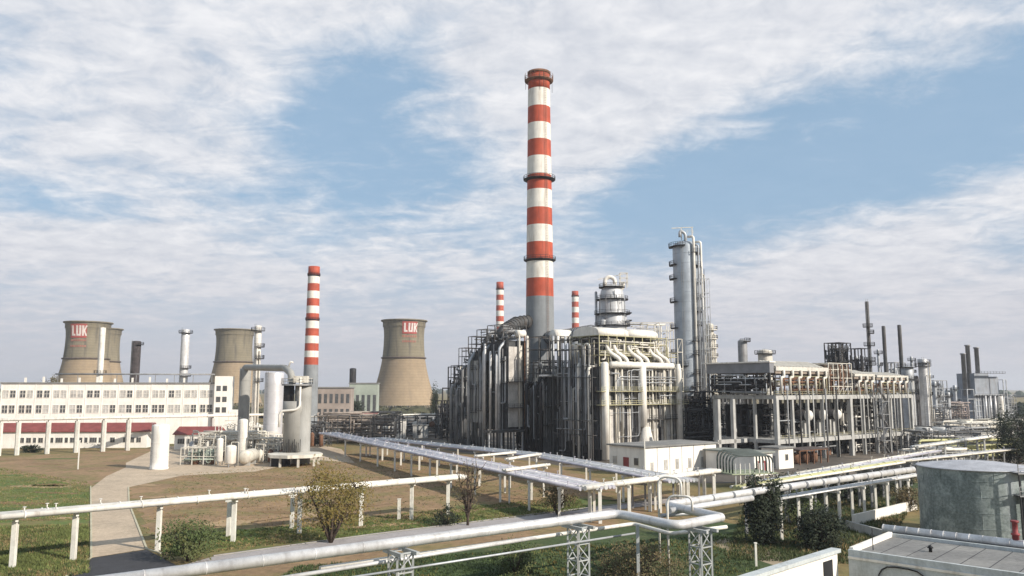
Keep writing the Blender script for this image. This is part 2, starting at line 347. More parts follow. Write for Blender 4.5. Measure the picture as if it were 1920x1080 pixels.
# far land: low wooded rise and far tree mass near the horizon
def far_wood(name, x0, x1, Y, hmin, hmax, seed, m, label, n=220):
    rnd = random.Random(seed); mb = MB()
    for k in range(n):
        x = rnd.uniform(x0, x1); y = Y+rnd.uniform(-60, 60); r = rnd.uniform(5, 12); h = rnd.uniform(hmin, hmax)
        i = len(mb.v); pr = [(r*.75, 0), (r, h*.35), (r*.8, h*.7), (r*.35, h*.95), (.1, h)]
        s0 = len(mb.v); mb.lathe(pr, (x, y, 0), 7, cap=False, smooth=False)
        for j in range(s0, len(mb.v)):
            v = mb.v[j]; mb.v[j] = (v[0]+rnd.uniform(-1.6, 1.6), v[1]+rnd.uniform(-1.6, 1.6), max(0, v[2]+rnd.uniform(-1.4, 1.4)))
    o = mb.build(name, m); tag(o, label, 'trees', kind='stuff'); return o
farleaf = mat('far_foliage', (.035, .055, .035), .9, var=.3, scale=.05)
far_wood('far_woodland', 900, 2300, 1800, 9, 17, 11, farleaf, 'dark distant belt of trees below the horizon on the far right', 260)
far_wood('distant_treeline', -2200, 1800, 3000, 12, 22, 12, farleaf, 'thin hazy line of trees along the whole horizon', 420)
far_wood('background_grove', -330, -60, 600, 2.5, 6, 13, mat('scrub_foliage', (.06, .058, .03), .9, var=.4, scale=.2), 'scrubby trees between the plant and the cooling towers', 110)
far_wood('right_grove', 330, 720, 560, 5, 10, 14, leaf_dk, 'dark low trees behind the pipework at right', 60)

# ================================================================== CHIMNEYS
def chimney(label, px, Y, tops, r_top, r_bot, bandpx, plats, big=False):
    base = A(px, 728, Y); X = base.x
    zt = A(px, tops, Y).z; root = thing('striped_chimney', label, 'chimney', (X, Y, 0))
    zs = [zt]+[A(px, p, Y).z for p in bandpx]+[0]
    rad = lambda z: r_bot+(r_top-r_bot)*(z/zt)
    for k in range(len(zs)-1):
        z1, z0 = zs[k], zs[k+1]; last = k == len(zs)-2
        m = conc_g if last else (redp if k % 2 == 0 else whp)
        mb = MB().lathe([(rad(z0), z0), (rad((z0+z1)/2), (z0+z1)/2), (rad(z1), z1)], n=40 if big else 20, cap=(k == 0))
        mb.build('shaft_base' if last else 'band', m, root)
    for py, ex, cage in plats:
        z = A(px, py, Y).z; r = rad(z)
        mb = MB().lathe([(r+.02, z-.5), (r+ex, z), (r+ex, z+.25), (r+.02, z+.25)], n=32, cap=False)
        n = 20
        for q in range(n):
            t = 2*math.pi*q/n; t2 = 2*math.pi*(q+1)/n; p = Vector(((r+ex)*math.cos(t), (r+ex)*math.sin(t), z)); p2 = Vector(((r+ex)*math.cos(t2), (r+ex)*math.sin(t2), z))
            mb.beam(p, p+Vector((0, 0, 1.3 if not cage else 2.6)), .12)
            for hh in (.65, 1.3): mb.beam(p+Vector((0, 0, hh)), p2+Vector((0, 0, hh)), .1)
        mb.build('platform', dsteel if not cage else rust, root)
    if big:
        mb = MB(); ang = R(-60); c, s = math.cos(ang), math.sin(ang)
        for side in (-.35, .35):
            mb.beam(((rad(10)+.3)*c-side*s, (rad(10)+.3)*s+side*c, 10), ((rad(zt)+.3)*c-side*s, (rad(zt)+.3)*s+side*c, zt), .08)
        for k in range(int((zt-10)/.9)):
            z = 10+k*.9; r = rad(z)+.3; mb.beam((r*c+.35*s, r*s-.35*c, z), (r*c-.35*s, r*s+.35*c, z), .05)
        mb.build('ladder', rust, root)
        MB().lathe([(rad(zt)-.1, zt+.02), (rad(zt)+.25, zt+.02), (rad(zt)+.25, zt+.9), (rad(zt)-.5, zt+.9), (rad(zt)-.5, zt-1)], n=40, cap=False).build('rim', rust, root)
        for q in range(4):
            t = q*math.pi/2+.3; r = rad(zt)+1.15; MB().beam((r*math.cos(t), r*math.sin(t), zt-6), (r*math.cos(t), r*math.sin(t), zt-.5), .12).build('lightning_rod', dsteel, root)
    return root
chimney('towering red and white striped chimney with grey base, tallest thing in the plant', 1013, 275, 141, 3.85, 5.35,
        [170, 203, 234, 265, 296, 330, 358, 392, 424, 456, 488, 523, 557], [(153, 1.2, True), (338, 1.3, False), (489, .9, False)], True)
chimney('mid-sized red and white striped chimney standing alone between the cooling towers', 582, 450, 500, 3.2, 4.4,
        [517, 532, 546, 560, 574, 588, 602, 616, 630, 644, 658, 670, 684], [(517, .3, False), (600, .3, False)])
chimney('small far striped chimney just left of the tall one', 937, 800, 529, 3.6, 4.6, [543, 553, 563, 573, 583, 593, 603, 613, 623, 633], [(543, .4, False)])
chimney('small far striped chimney just right of the tall one, lowest of the striped ones', 1080, 860, 546, 3.6, 4.4, [556, 566, 576, 586, 596, 606, 616, 626], [(556, .4, False)])

# ================================================================== COOLING TOWERS
def cooling_tower(label, px, Y, sign=None, seed=0, stain=False):
    X = A(px, 728, Y).x; root = thing('cooling_tower', label, 'cooling tower', (X, Y, 0))
    H = 85.0
    prof = []
    for k in range(25):
        z = 4+(H-4)*k/24; zw = 70.0; rw = 19.3
        r = rw*math.sqrt(1+((z-zw)/(58.0 if z < zw else 33.0))**2) + (0 if z > 48 else .7*((48-z)/44)**1.3*4.2)
        prof.append((r, z))
    lo_ = [p for p in prof if p[1] <= 49]; hi = [p for p in prof if p[1] >= 48.0]
    MB().lathe(lo_, n=64, cap=False).build('lower_shell', ctower, root)
    MB().lathe([(lo_[-1][0]-.02, lo_[-1][1])]+hi, n=64, cap=False).build('upper_shell', ctowerd, root)
    r = lo_[-1][0]; MB().lathe([(r, 48.2), (r+1.1, 48.4), (r+1.1, 49.6), (r, 49.8)], n=64, cap=False).build('ring_walkway', rustband, root)
    r = prof[-1][0]; MB().lathe([(r, H-1), (r+1.3, H-.6), (r+1.3, H+.5), (r-.6, H+.5), (r-.6, H-6)], n=64, cap=False).build('rim', ctowerd, root)
    mb = MB(); rb = prof[0][0]
    for k in range(36):
        t = 2*math.pi*k/36; t2 = 2*math.pi*(k+.5)/36; t3 = 2*math.pi*(k+1)/36
        mb.beam(((rb+1)*math.cos(t2), (rb+1)*math.sin(t2), 0), (rb*math.cos(t), rb*math.sin(t), 4.1), .8); mb.beam(((rb+1)*math.cos(t2), (rb+1)*math.sin(t2), 0), (rb*math.cos(t3), rb*math.sin(t3), 4.1), .8)
    mb.build('support_struts', ctowerd, root)
    if sign:
        pxc, w, ztop, h = sign; az = math.asin(max(-1, min(1, (A(pxc, 728, Y).x-X)/20.5)))
        def R_(z):
            return 19.3*math.sqrt(1+((z-70)/(58.0 if z < 70 else 33.0))**2)
        def patch(s0, s1, z0, z1, d, mbb):
            n = max(1, int((s1-s0)/1.2)); m_ = max(1, int((z1-z0)/2.5)); i = len(mbb.v)
            for lay in (0, 1):
                for a in range(n+1):
                    for b in range(m_+1):
                        s_ = s0+(s1-s0)*a/n; z = z0+(z1-z0)*b/m_; rr = R_(z)+d-(.25 if lay else 0); t = -math.pi/2+az+s_/20.0
                        mbb.v.append((rr*math.cos(t), rr*math.sin(t), z))
            for a in range(n):
                for b in range(m_):
                    k = i+a*(m_+1)+b; mbb.quad((k, k+m_+1, k+m_+2, k+1))
            tot = (n+1)*(m_+1)
            edge = [i+b for b in range(m_+1)]+[i+a*(m_+1)+m_ for a in range(1, n+1)]+[i+n*(m_+1)+b for b in range(m_-1, -1, -1)]+[i+a*(m_+1) for a in range(n-1, 0, -1)]
            for p, q in zip(edge, edge[1:]+edge[:1]): mbb.quad((p, q, q+tot, p+tot))
        z1 = ztop; z0 = ztop-h
        mb = MB(); patch(-w/2, w/2, z0, z1, .55, mb); pn = mb.build('sign_panel', mat('sign_red', (.36, .075, .06), .6, var=.1), root)
        mb = MB(); sx = w/14.0; sw = 1.6*sx; zt, zb = z1-h*.12, z0+h*.14; hh = zt-zb
        patch(-5.6*sx, -5.6*sx+sw, zb, zt, .85, mb); patch(-5.6*sx+sw, -2.4*sx, zb, zb+sw, .85, mb)          # L
        patch(-1.6*sx, -1.6*sx+sw, zb+sw, zt, .85, mb); patch(1.0*sx, 1.0*sx+sw, zb+sw, zt, .85, mb); patch(-1.3*sx, 2.3*sx, zb, zb+sw, .85, mb)   # U
        patch(3.3*sx, 3.3*sx+sw, zb, zt, .85, mb)                                                              # K
        st = 6
        for k in range(st):
            f0 = k/st; a_ = 4.6*sx+f0*1.7*sx; patch(a_, a_+sw*.75, zb+hh/2+f0*hh/2, zb+hh/2+(f0+1/st)*hh/2, .85, mb); patch(a_, a_+sw*.75, zb+hh/2-(f0+1/st)*hh/2, zb+hh/2-f0*hh/2, .85, mb)
        mb.build('letters', mat('sign_white', (.62, .54, .50), .7, var=.1, streak=.3, scol=(.40, .2, .17)), pn)
        rnd = random.Random(seed); mb = MB()                                                                   # faded painted lines below the panel
        for row in range(2):
            s_ = -w*.5
            while s_ < w*.48:
                l = rnd.uniform(.9, 1.7)*sx; patch(s_, min(s_+l, w*.5), z0-3.4-row*4.2*h/10, z0-1.5-row*4.2*h/10, .30, mb); s_ += l+.5*sx
        mb.build('faded_lettering', mat('faded_red', (.33, .14, .10), .9, var=.25, scale=.3, streak=.6, scol=(.25, .2, .15)), root)
    return root
cooling_tower('cooling tower seen whole from rim to foot, with red sign at its top right', 756, 778, (772, 14.5, 83.0, 11.5), 1)
cooling_tower('cooling tower with red sign behind the office, left one of the overlapping pair', 158, 800, (160, 15.5, 82.5, 13.5), 2)
cooling_tower('cooling tower half hidden behind the left signed one', 183, 885)
cooling_tower('stained cooling tower without a sign behind the slim white column, third from left', 436, 900)

# ================================================================== OFFICE BUILDINGS
def office():
    th = R(10); o = A(3, 728, 285); root = thing('office_building', 'long white office block with two rows of windows behind the red roofed building', 'building', (o.x, 285, 0), th)
    # length to px 408
    k = (408-960)/1500; Lx = (k*285-o.x)/(math.cos(th)-k*math.sin(th)); H = 21.6
    b = MB().box(0, 0, 0, Lx, 14, H); b.build('wall', wall_w, root)
    MB().box(-.4, -.4, H, Lx+.4, 14.4, H+.5).build('roof', roofgrey, root)
    n = 13; bay = Lx/n
    def win(x, z, w, h, pale):
        f = MB(); t = .12
        f.box(x, -.16, z, x+t, .05, z+h).box(x+w-t, -.16, z, x+w, .05, z+h).box(x+t, -.16, z, x+w-t, .05, z+t).box(x+t, -.16, z+h-t, x+w-t, .05, z+h).box(x+w/2-.06, -.14, z+t, x+w/2+.06, .05, z+h-t).box(x+t, -.14, z+h*.5, x+w-t, .05, z+h*.5+.12)
        fo = f.build('window', white, root); bx(x+t, -.06, z+t, x+w-t, .04, z+h-t).build('pane', glassd if pale else glass, fo)
    rnd = random.Random(5)
    for i in range(n):
        for j in range(2):
            x = i*bay+bay*.09+j*bay*.42
            win(x, 16.6, bay*.36, 2.7, rnd.random() < .72); win(x, 11.2, bay*.36, 2.9, rnd.random() < .3)
    mb = MB()
    for i in range(n+1): mb.box(i*bay-.12, -.1, 0, i*bay+.12, .0, H)
    mb.build('pilasters', wall_w, root)
    for k in range(1, 11): MB().box(k*Lx/12, 3, H+.5, k*Lx/12+.6, 3.6, H+1.9+(k % 3)*.3).build('roof_vent', white, root)
    mb = MB()
    for k in range(0, 9): mb.beam((15+k*(Lx-18)/8, 9, H+.5), (15+k*(Lx-18)/8, 9, H+3.5), .2)
    mb.tube([(14, 9, H+3.6), (Lx-2, 9, H+3.6)], .28, 8); mb.build('roof_pipe', steel, root)
    # stair tower on the right end
    t = MB().box(Lx+.1, -2, 0, Lx+5.2, 9, 24.4); st = t.build('stair_tower', wall_w, root)
    for z in (19, 15, 11.2):
        for xx in (.7, 2.9): bx(Lx+.1+xx, -2.1, z, Lx+.1+xx+1.5, -1.95, z+1.9).build('pane', glass, st)
    MB().box(Lx+5.3, -1, 0, Lx+8.5, 8, 12).build('annexe', wall_w, root)
office()
def low_building(label, px0, px1, Y, th, zw, zr, wins, blank=0):
    o = A(px0, 728, Y); root = thing('red_roofed_building', label, 'building', (o.x, Y, 0), th)
    k = (px1-960)/1500; Lx = (k*Y-o.x)/(math.cos(th)-k*math.sin(th)); D = 11
    MB().box(0, 0, 0, Lx, D, zw).build('wall', wall_w, root)
    mb = MB(); i = 0; mb.v = [(-.5, -.6, zw), (Lx+.5, -.6, zw), (Lx+.5, D/2, zr), (-.5, D/2, zr), (-.5, D+.6, zw), (Lx+.5, D+.6, zw), (-.5, -.6, zw-.25), (Lx+.5, -.6, zw-.25), (-.5, D+.6, zw-.25), (Lx+.5, D+.6, zw-.25)]
    for q in ((0, 1, 2, 3), (3, 2, 5, 4), (6, 7, 1, 0), (0, 3, 4, 8, 6), (7, 9, 5, 2, 1), (4, 5, 9, 8), (6, 8, 9, 7)): mb.quad(q)
    mb.build('roof', roofred, root)
    x = blank; rnd = random.Random(int(px0)+7)
    while x < Lx-2.5:
        if rnd.random() < wins:
            w = rnd.choice((1.1, 1.6, 2.4)); f = bx(x, -.10, 1.7, x+w, .02, 3.6).build('window', white, root); g = MB()
            nn = max(1, round(w/.75)); 
            for q in range(nn): g.box(x+.1+q*(w-.1)/nn, -.16, 1.85, x+(q+1)*(w-.1)/nn, -.11, 3.45)
            g.build('pane', glass, f); x += w+.6
        else: x += 2
    return root
low_building('long low white building with a red roof, windows in its right half', -30, 286, 272, R(4), 5.6, 8.2, .8, 6)
low_building('short red roofed building glimpsed behind the process skids', 332, 412, 268, R(3), 5.0, 7.2, .95, 1)
low_building('white shed with a flat pale roof far below the central cooling tower', 655, 705, 420, R(0), 7, 7.8, .0)

# far factory hall left of centre tower
def hall(label, px0, px1, Y, H, D, m, nb, rows, name='factory_hall'):
    o = A(px0, 728, Y); root = thing(name, label, 'building', (o.x, Y, 0), R(6)); Lx = (px1-px0)/1500*Y*1.02
    MB().box(0, 0, 0, Lx, D, H).build('wall', m, root); MB().box(-.5, -.5, H, Lx+.5, D+.5, H+.8).build('roof', roofgrey, root)
    for r_ in range(rows):
        for k in range(nb):
            x = Lx*(k+.2)/nb; z = 3+r_*(H-3)/rows; bx(x, -.12, z, x+Lx/nb*.55, .05, z+(H-3)/rows*.62).build('window', glass, root)
    return root
hall('grimy framed hall beside the small striped chimney, left of the central cooling tower', 585, 655, 460, 20, 20, mat('hall_wall', (.33, .27, .23), .9, var=.2, scale=.1), 7, 2)
hall('pale green hall behind the bushes at the foot of the central cooling tower', 655, 706, 560, 23, 20, mat('hall_green', (.33, .36, .30), .9, var=.15, scale=.1), 5, 1)
hall('low pale hall at the far left edge beside the office block', -60, 4, 330, 19, 20, mat('hall_pale', (.45, .48, .43), .9, var=.15, scale=.1), 4, 3)

# ================================================================== VERTICAL COLUMNS (generic)
def vessel(name, label, cat, px, Y, ytop, r, m, plats=(), base_z=0, ybot=None, hd=.35, skirt=None, seg=28, pipe=0, lad=True, group=None, extra=None, seed=1, platm=None, px_top=None):
    """a vertical column at pixel column px, distance Y, top at pixel row ytop"""
    X = A(px, 728, Y).x; zt = A(px, ytop, Y).z; root = thing(name, label, cat, (X, Y, base_z), 0, group); H = zt-base_z
    prof = [(r*1.05, 0), (r*1.05, .4), (r, .42)]; zz = r*hd
    for k in range(1, 8): prof.append((r, .42+(H-zz-.42)*k/7))
    prof += [(a, H-zz+b) for a, b in dome(r, zz)][1:]
    mb = MB().lathe(prof, n=seg)
    for k in range(1, int(H/3.2)): mb.lathe([(r, k*3.2), (r+.05, k*3.2+.03), (r+.05, k*3.2+.15), (r, k*3.2+.18)], n=seg, cap=False)
    mb.build('shell', m, root)
    rnd = random.Random(seed)
    for p in plats:
        py, a0, a1 = p; z = A(px, py, Y).z-base_z; w = 1.25; mb = MB(); ns = 12
        a0, a1 = R(a0), R(a1)
        pts = [(a0+(a1-a0)*q/ns) for q in range(ns+1)]
        for a, b in zip(pts, pts[1:]):
            i = len(mb.v)
            for t in (a, b):
                for rr in (r+.03, r+w):
                    for dz in (0, -.25): mb.v.append((rr*math.cos(t), rr*math.sin(t), z+dz))
            for q in ((0, 4, 6, 2), (1, 3, 7, 5), (2, 6, 7, 3), (0, 1, 5, 4)): mb.quad(tuple(i+t for t in q))
            pp = [Vector(((r+w)*math.cos(t), (r+w)*math.sin(t), z)) for t in (a, b)]; mb.rail(pp, 1.15, 9, .09)
        mb.build('platform', platm or dsteel, root)
    if pipe:
        for k in range(pipe):
            t = R(-75+k*32); rr = r+.55; h1 = H*rnd.uniform(.75, .99); mb = MB()
            mb.tube(fillet([((r-.3)*math.cos(t), (r-.3)*math.sin(t), h1), (rr*math.cos(t), rr*math.sin(t), h1), (rr*math.cos(t), rr*math.sin(t), .5)], .5), .18+.08*(k % 2), 8).build('downcomer', white if k % 2 == 0 else cream, root)
    if lad:
        t = R(-115); c, s = math.cos(t), math.sin(t); mb = MB(); rr = r+.35
        for q in (-.3, .3): mb.beam((rr*c-q*s, rr*s+q*c, 0), (rr*c-q*s, rr*s+q*c, H-zz+1), .08)
        for k in range(int((H-zz)/1.0)): mb.beam((rr*c+.3*s, rr*s-.3*c, k+.5), (rr*c-.3*s, rr*s+.3*c, k+.5), .06)
        mb.build('ladder', steel, root)
    return root
# left group
vessel('storage_silo', 'white upright cylinder tank standing alone at the left front edge of the process pad', 'tank', 306, 203, 794, 2.15, whitevess, (), hd=.3, lad=True)
vessel('steel_stack', 'slim pale pipe stack in front of the paired cooling towers', 'stack', 186, 330, 614, 1.1, white, [(700, -180, 180)], hd=.2)
vessel('steel_stack', 'short dark rusty stack right of the paired cooling towers', 'stack', 251, 420, 639, 2.3, mat('dark_stack', (.055, .045, .045), .85, var=.4, scale=.6), [(646, -60, 60)], hd=.2)
vessel('steel_stack', 'shiny silver stack rising behind the office roof', 'stack', 343, 380, 617, 1.9, silver, [(624, -180, 180), (690, -100, 80), (705, -100, 80)], hd=.2)
vessel('process_column', 'slim white column in front of the stained cooling tower, hung with platforms', 'column', 480, 300, 610, 1.25, white, [(620, -180, 0), (650, -90, 60), (672, -90, 60), (690, -180, 0), (715, -90, 60)], pipe=2, seed=4)
vessel('process_column', 'grey brown column carrying the left end of the overhead duct', 'column', 459, 250, 690, 1.7, graygreen, (), hd=.2)
vessel('process_column', 'broad pale silver column under the overhead duct', 'column', 514, 240, 697, 2.75, mat('pale_clad', (.62, .60, .60), .42, .35, var=.08, streak=.2, scol=(.4, .38, .36)), [(822, -120, 40)], hd=.15)
vessel('process_column', 'white post-like column between the pipe rack and the skids', 'column', 459, 222, 785, 1.2, white, (), hd=.4)
vessel('process_column', 'small dark stub stack far behind, left of the central cooling tower', 'stack', 661, 640, 690, 2.6, dsteel, (), hd=.3, lad=False)
# grey column with gallery on legs
def gallery_column():
    Y = 218; X = A(553, 728, Y).x; root = thing('regenerator_column', 'thick grey green column with a railed gallery, standing on a pad with legs', 'column', (X, Y, 0))
    z = lambda py: A(553, py, Y).z
    MB().lathe([(2.7, 3.2), (2.7, z(775)), (3.0, z(770)), (3.0, z(752))], n=32).build('shell', graygreen, root)
    MB().lathe([(2.2, 0), (2.2, z(745)-z(745)), (2.2, z(745)), (2.2, z(722))], (2.2, .5, 0), n=28).build('upper_shell', graygreen, root)
    MB().lathe([(1.4, z(752)), (1.4, z(722))], (-1.6, 0, 0), n=20).build('inner_column', dsteel, root)
    mb = MB().lathe([(4.2, z(723)), (4.2, z(723)+.4)], (.6, 0, 0), n=12, smooth=False)
    mb.build('gallery', steel, root)
    mb = MB(); n = 16
    for q in range(n):
        t, t2 = 2*math.pi*q/n, 2*math.pi*(q+1)/n; mb.rail([(.6+4.1*math.cos(t), 4.1*math.sin(t), z(723)+.4), (.6+4.1*math.cos(t2), 4.1*math.sin(t2), z(723)+.4)], 1.5, 9, .09)
    mb.box(.2, -3, z(722)+.6, 4.0, -1, z(722)+2.4); mb.build('gallery_rail', cream, root)
    MB().tube(fillet([(2.2, -2.9, z(708)), (2.2, -2.9, z(762)), (1.2, -3.2, z(768)), (-2.4, -3.2, z(770)), (-3.0, -3.2, z(775)), (-3.0, -3.2, z(800))], .9), .30, 10).build('pipe', white, root)
    mb = MB(); 
    for k in range(12): mb.box(-2.9+k*.5, -3.1, 3.2, -2.75+k*.5, -2.9, 4.8+(k % 3)*.9)
    mb.build('studs', dsteel, root)
gallery_column()
def table_pad():
    Y = 208; c = G(553, 864); root = thing('concrete_table', 'octagonal cream platform on short legs under the grey green column', 'platform', (A(548, 728, Y).x, Y+5, 0))
    mb = MB(); mb.lathe([(7.2, 2.3), (7.2, 3.1)], n=8, smooth=False); mb.build('top', cream, root)
    for k in range(8):
        t = 2*math.pi*k/8+.39; bx(6*math.cos(t)-.25, 6*math.sin(t)-.25, 0, 6*math.cos(t)+.25, 6*math.sin(t)+.25, 2.3).build('leg', cream, root)
    bx(-5.2, -3.5, 0, -1.5, 1, 2.2).build('skirt', dsteel, root)
table_pad()
# overhead duct between the columns
def arch():
    p0 = A(459, 690, 250); p1 = A(535, 690, 224); p2 = A(546, 700, 218); p3 = A(548, 722, 218); o = Vector((p0.x, p0.y, 0)); root = thing('overhead_duct', 'grey lagged duct bridging from the brown column to the gallery top', 'duct', o)
    MB().tube(fillet([p0-Vector((0, 0, 3)), p0+Vector((0, 0, .2)), p1, p2, p3], 1.4), .95, 14).build('duct', graygreen, root, o)
    MB().tube([A(540, 690, 222), A(545, 678, 222), A(550, 680, 222)], .25, 6).build('vent', white, root, o)
arch()
# process skids on the pad
def skids():
    rnd = random.Random(21)
    def upright(px, py, r, h, m, label, legs=True):
        p = G(px, py); root = thing('pressure_vessel', label, 'vessel', (p.x, p.y, 0), 0)
        z0 = .9 if legs else 0
        MB().lathe([(.1, z0-.3), (r*.7, z0-.15), (r, z0+.25)]+[(r, z0+h*.5), (r, z0+h-.4)]+[(a, z0+h-.4+b) for a, b in dome(r, .5)][1:], n=20).build('shell', m, root)
        if legs:
            for k in range(3):
                t = k*2.1+.4; MB().beam((r*.8*math.cos(t), r*.8*math.sin(t), 0), (r*.8*math.cos(t), r*.8*math.sin(t), z0+.6), .2).build('leg', steel, root)
        MB().tube(fillet([(0, 0, z0+h), (0, 0, z0+h+.8), (r+.6, -.2, z0+h+.8), (r+.6, -.2, .4)], .3), .11, 7).build('pipe', cream, root)
    upright(411, 872, .85, 6.0, white, 'taller slim white vessel near the middle of the process skids'); upright(432, 876, 1.35, 4.6, white, 'stout white vessel beside the drum end on the process pad'); upright(387, 848, 1.0, 4.2, cream, 'cream vessel at the back of the process skids'); upright(497, 856, .8, 4.8, white, 'slim white vessel left of the concrete table')
    p = G(457, 874); root = thing('horizontal_drum', 'white horizontal drum showing its round end on the process pad', 'drum', (p.x, p.y, 0), R(0))
    MB().lathe([(.05, -.6), (1.0, -.45), (1.7, 0), (1.75, .3), (1.75, 7), (1.0, 7.5), (.05, 7.6)], (0, 0, 2.3), n=22, axis='y').build('shell', cream, root)
    for y in (1, 5.5): bx(-1.2, y, 0, 1.2, y+.5, 1.2).build('saddle', concrete, root)
    p = G(338, 872); root = thing('process_skid', 'cluttered greenish skid of pumps and valves right of the white cylinder tank', 'process skid', (p.x, p.y, 0))
    frame(MB(), lin(0, 9, 4), lin(0, 5, 3), [2.2, 4.4], .18).build('frame', cream, root)
    pipework(MB(), 0, 9, 0, 5, .3, 4.3, 34, .08, .24, rnd).build('pipework', mat('pipe_greengrey', (.30, .34, .28), .6, var=.3, scale=.5), root)
    for k in range(4): MB().lathe([(.05, 0), (.8, .1), (.8, 1.6), (.05, 1.8)], (1.2+k*2.2, 1.5, 0), n=12).build('pump', rust if k % 2 else steel, root)
    p = G(375, 862); root = thing('process_skid', 'cluttered cream piping rack with dark exchangers behind the slim white vessel', 'process skid', (p.x, p.y, 0))
    frame(MB(), lin(0, 22, 7), lin(0, 7, 3), [3, 6], .2).build('frame', cream, root)
    pipework(MB(), 0, 22, 0, 7, .3, 8, 60, .08, .3, rnd).build('pipework', cream, root)
    for k in range(4): MB().lathe([(.05, 0), (.9, .1), (.9, 4.6), (.05, 4.8)], (1+k*5.2, 1, 1.4), n=14, axis='x').build('exchanger', dsteel if k % 2 else white, root)
    MB().box(0, 2, 6, 18, 6, 6.2).build('deck', cream, root)
    p = G(470, 850); root = thing('process_skid', 'white piping frame linking the broad silver column and the grey column', 'process skid', (p.x, p.y, 0))
    frame(MB(), lin(0, 12, 4), lin(0, 6, 2), [4, 8], .22).build('frame', white, root)
    pipework(MB(), 0, 12, 0, 6, .5, 10, 34, .1, .3, rnd).build('pipework', white, root)
    MB().box(0, 0, 7.9, 12, 6, 8.1).build('deck', cream, root)
    p = G(588, 832); root = thing('pipe_manifold', 'brownish tangle of pipes and frames right of the grey green column', 'process skid', (p.x, p.y, 0))
    frame(MB(), lin(0, 30, 8), lin(0, 16, 3), [3.5, 7, 10], .25).build('frame', midst, root)
    pipework(MB(), 0, 30, 0, 16, .5, 11, 80, .12, .4, rnd, .3).build('pipework', mat('pipe_brown', (.30, .25, .21), .7, var=.3, scale=.5), root)
    p = G(680, 822); root = thing('pump_house', 'group of little white sheds and tanks beneath the pipe bridge, left of the dark structures', 'building', (p.x, p.y, 0), R(4))
    for k, (x, w, h, m) in enumerate(((-14, 8, 6, wall_w), (-4, 5, 5, wall_w), (10, 7, 7, wall_w), (20, 6, 5, concrete))):
        b = bx(x, 0, 0, x+w, 5, h).build('wall', m, root); bx(x+w*.3, -.08, 1.2, x+w*.3+1.4, .02, 3.2).build('window', glass, b)
        bx(x-.3, -.3, h, x+w+.3, 5.3, h+.3).build('roof', roofgrey, root)
    for k in range(3): MB().lathe([(1.3, 0), (1.3, 7), (.8, 7.7), (.05, 8)], (3+k*3, -2, 0), n=16).build('tank', white, root)
skids()
def more_skids():
    rnd = random.Random(121)
    for px, py, w, d, h, m, lab in ((350, 852, 16, 5, 5.5, cream, 'cream pipe frames behind the greenish skid, before the red hut'), (402, 846, 14, 6, 8, white, 'taller white pipe frames before the red roofed hut'), (478, 868, 9, 5, 5, cream, 'low white pipe frame between the drum and the concrete table'), (560, 838, 10, 6, 7, midst, 'brown piping frame behind the grey green column')):
        p = G(px, py); root = thing('process_skid', lab, 'process skid', (p.x, p.y, 0)); frame(MB(), lin(0, w, 5), lin(0, d, 3), [h*.5, h], .2).build('frame', m, root)
        pipework(MB(), 0, w, 0, d, .3, h+1.5, 46, .08, .26, rnd, .4).build('pipework', m, root); pipework(MB(), 0, w, 0, d, .3, h, 18, .08, .2, rnd, .4).build('dark_pipework', steel, root)
        for k in range(3): MB().lathe([(.05, 0), (.7, .15), (.7, h*.6), (.05, h*.7)], (1.5+k*w/3.2, -.4, .2), n=12).build('small_vessel', rnd.choice((white, cream, rust, dullsil)), root)
more_skids()

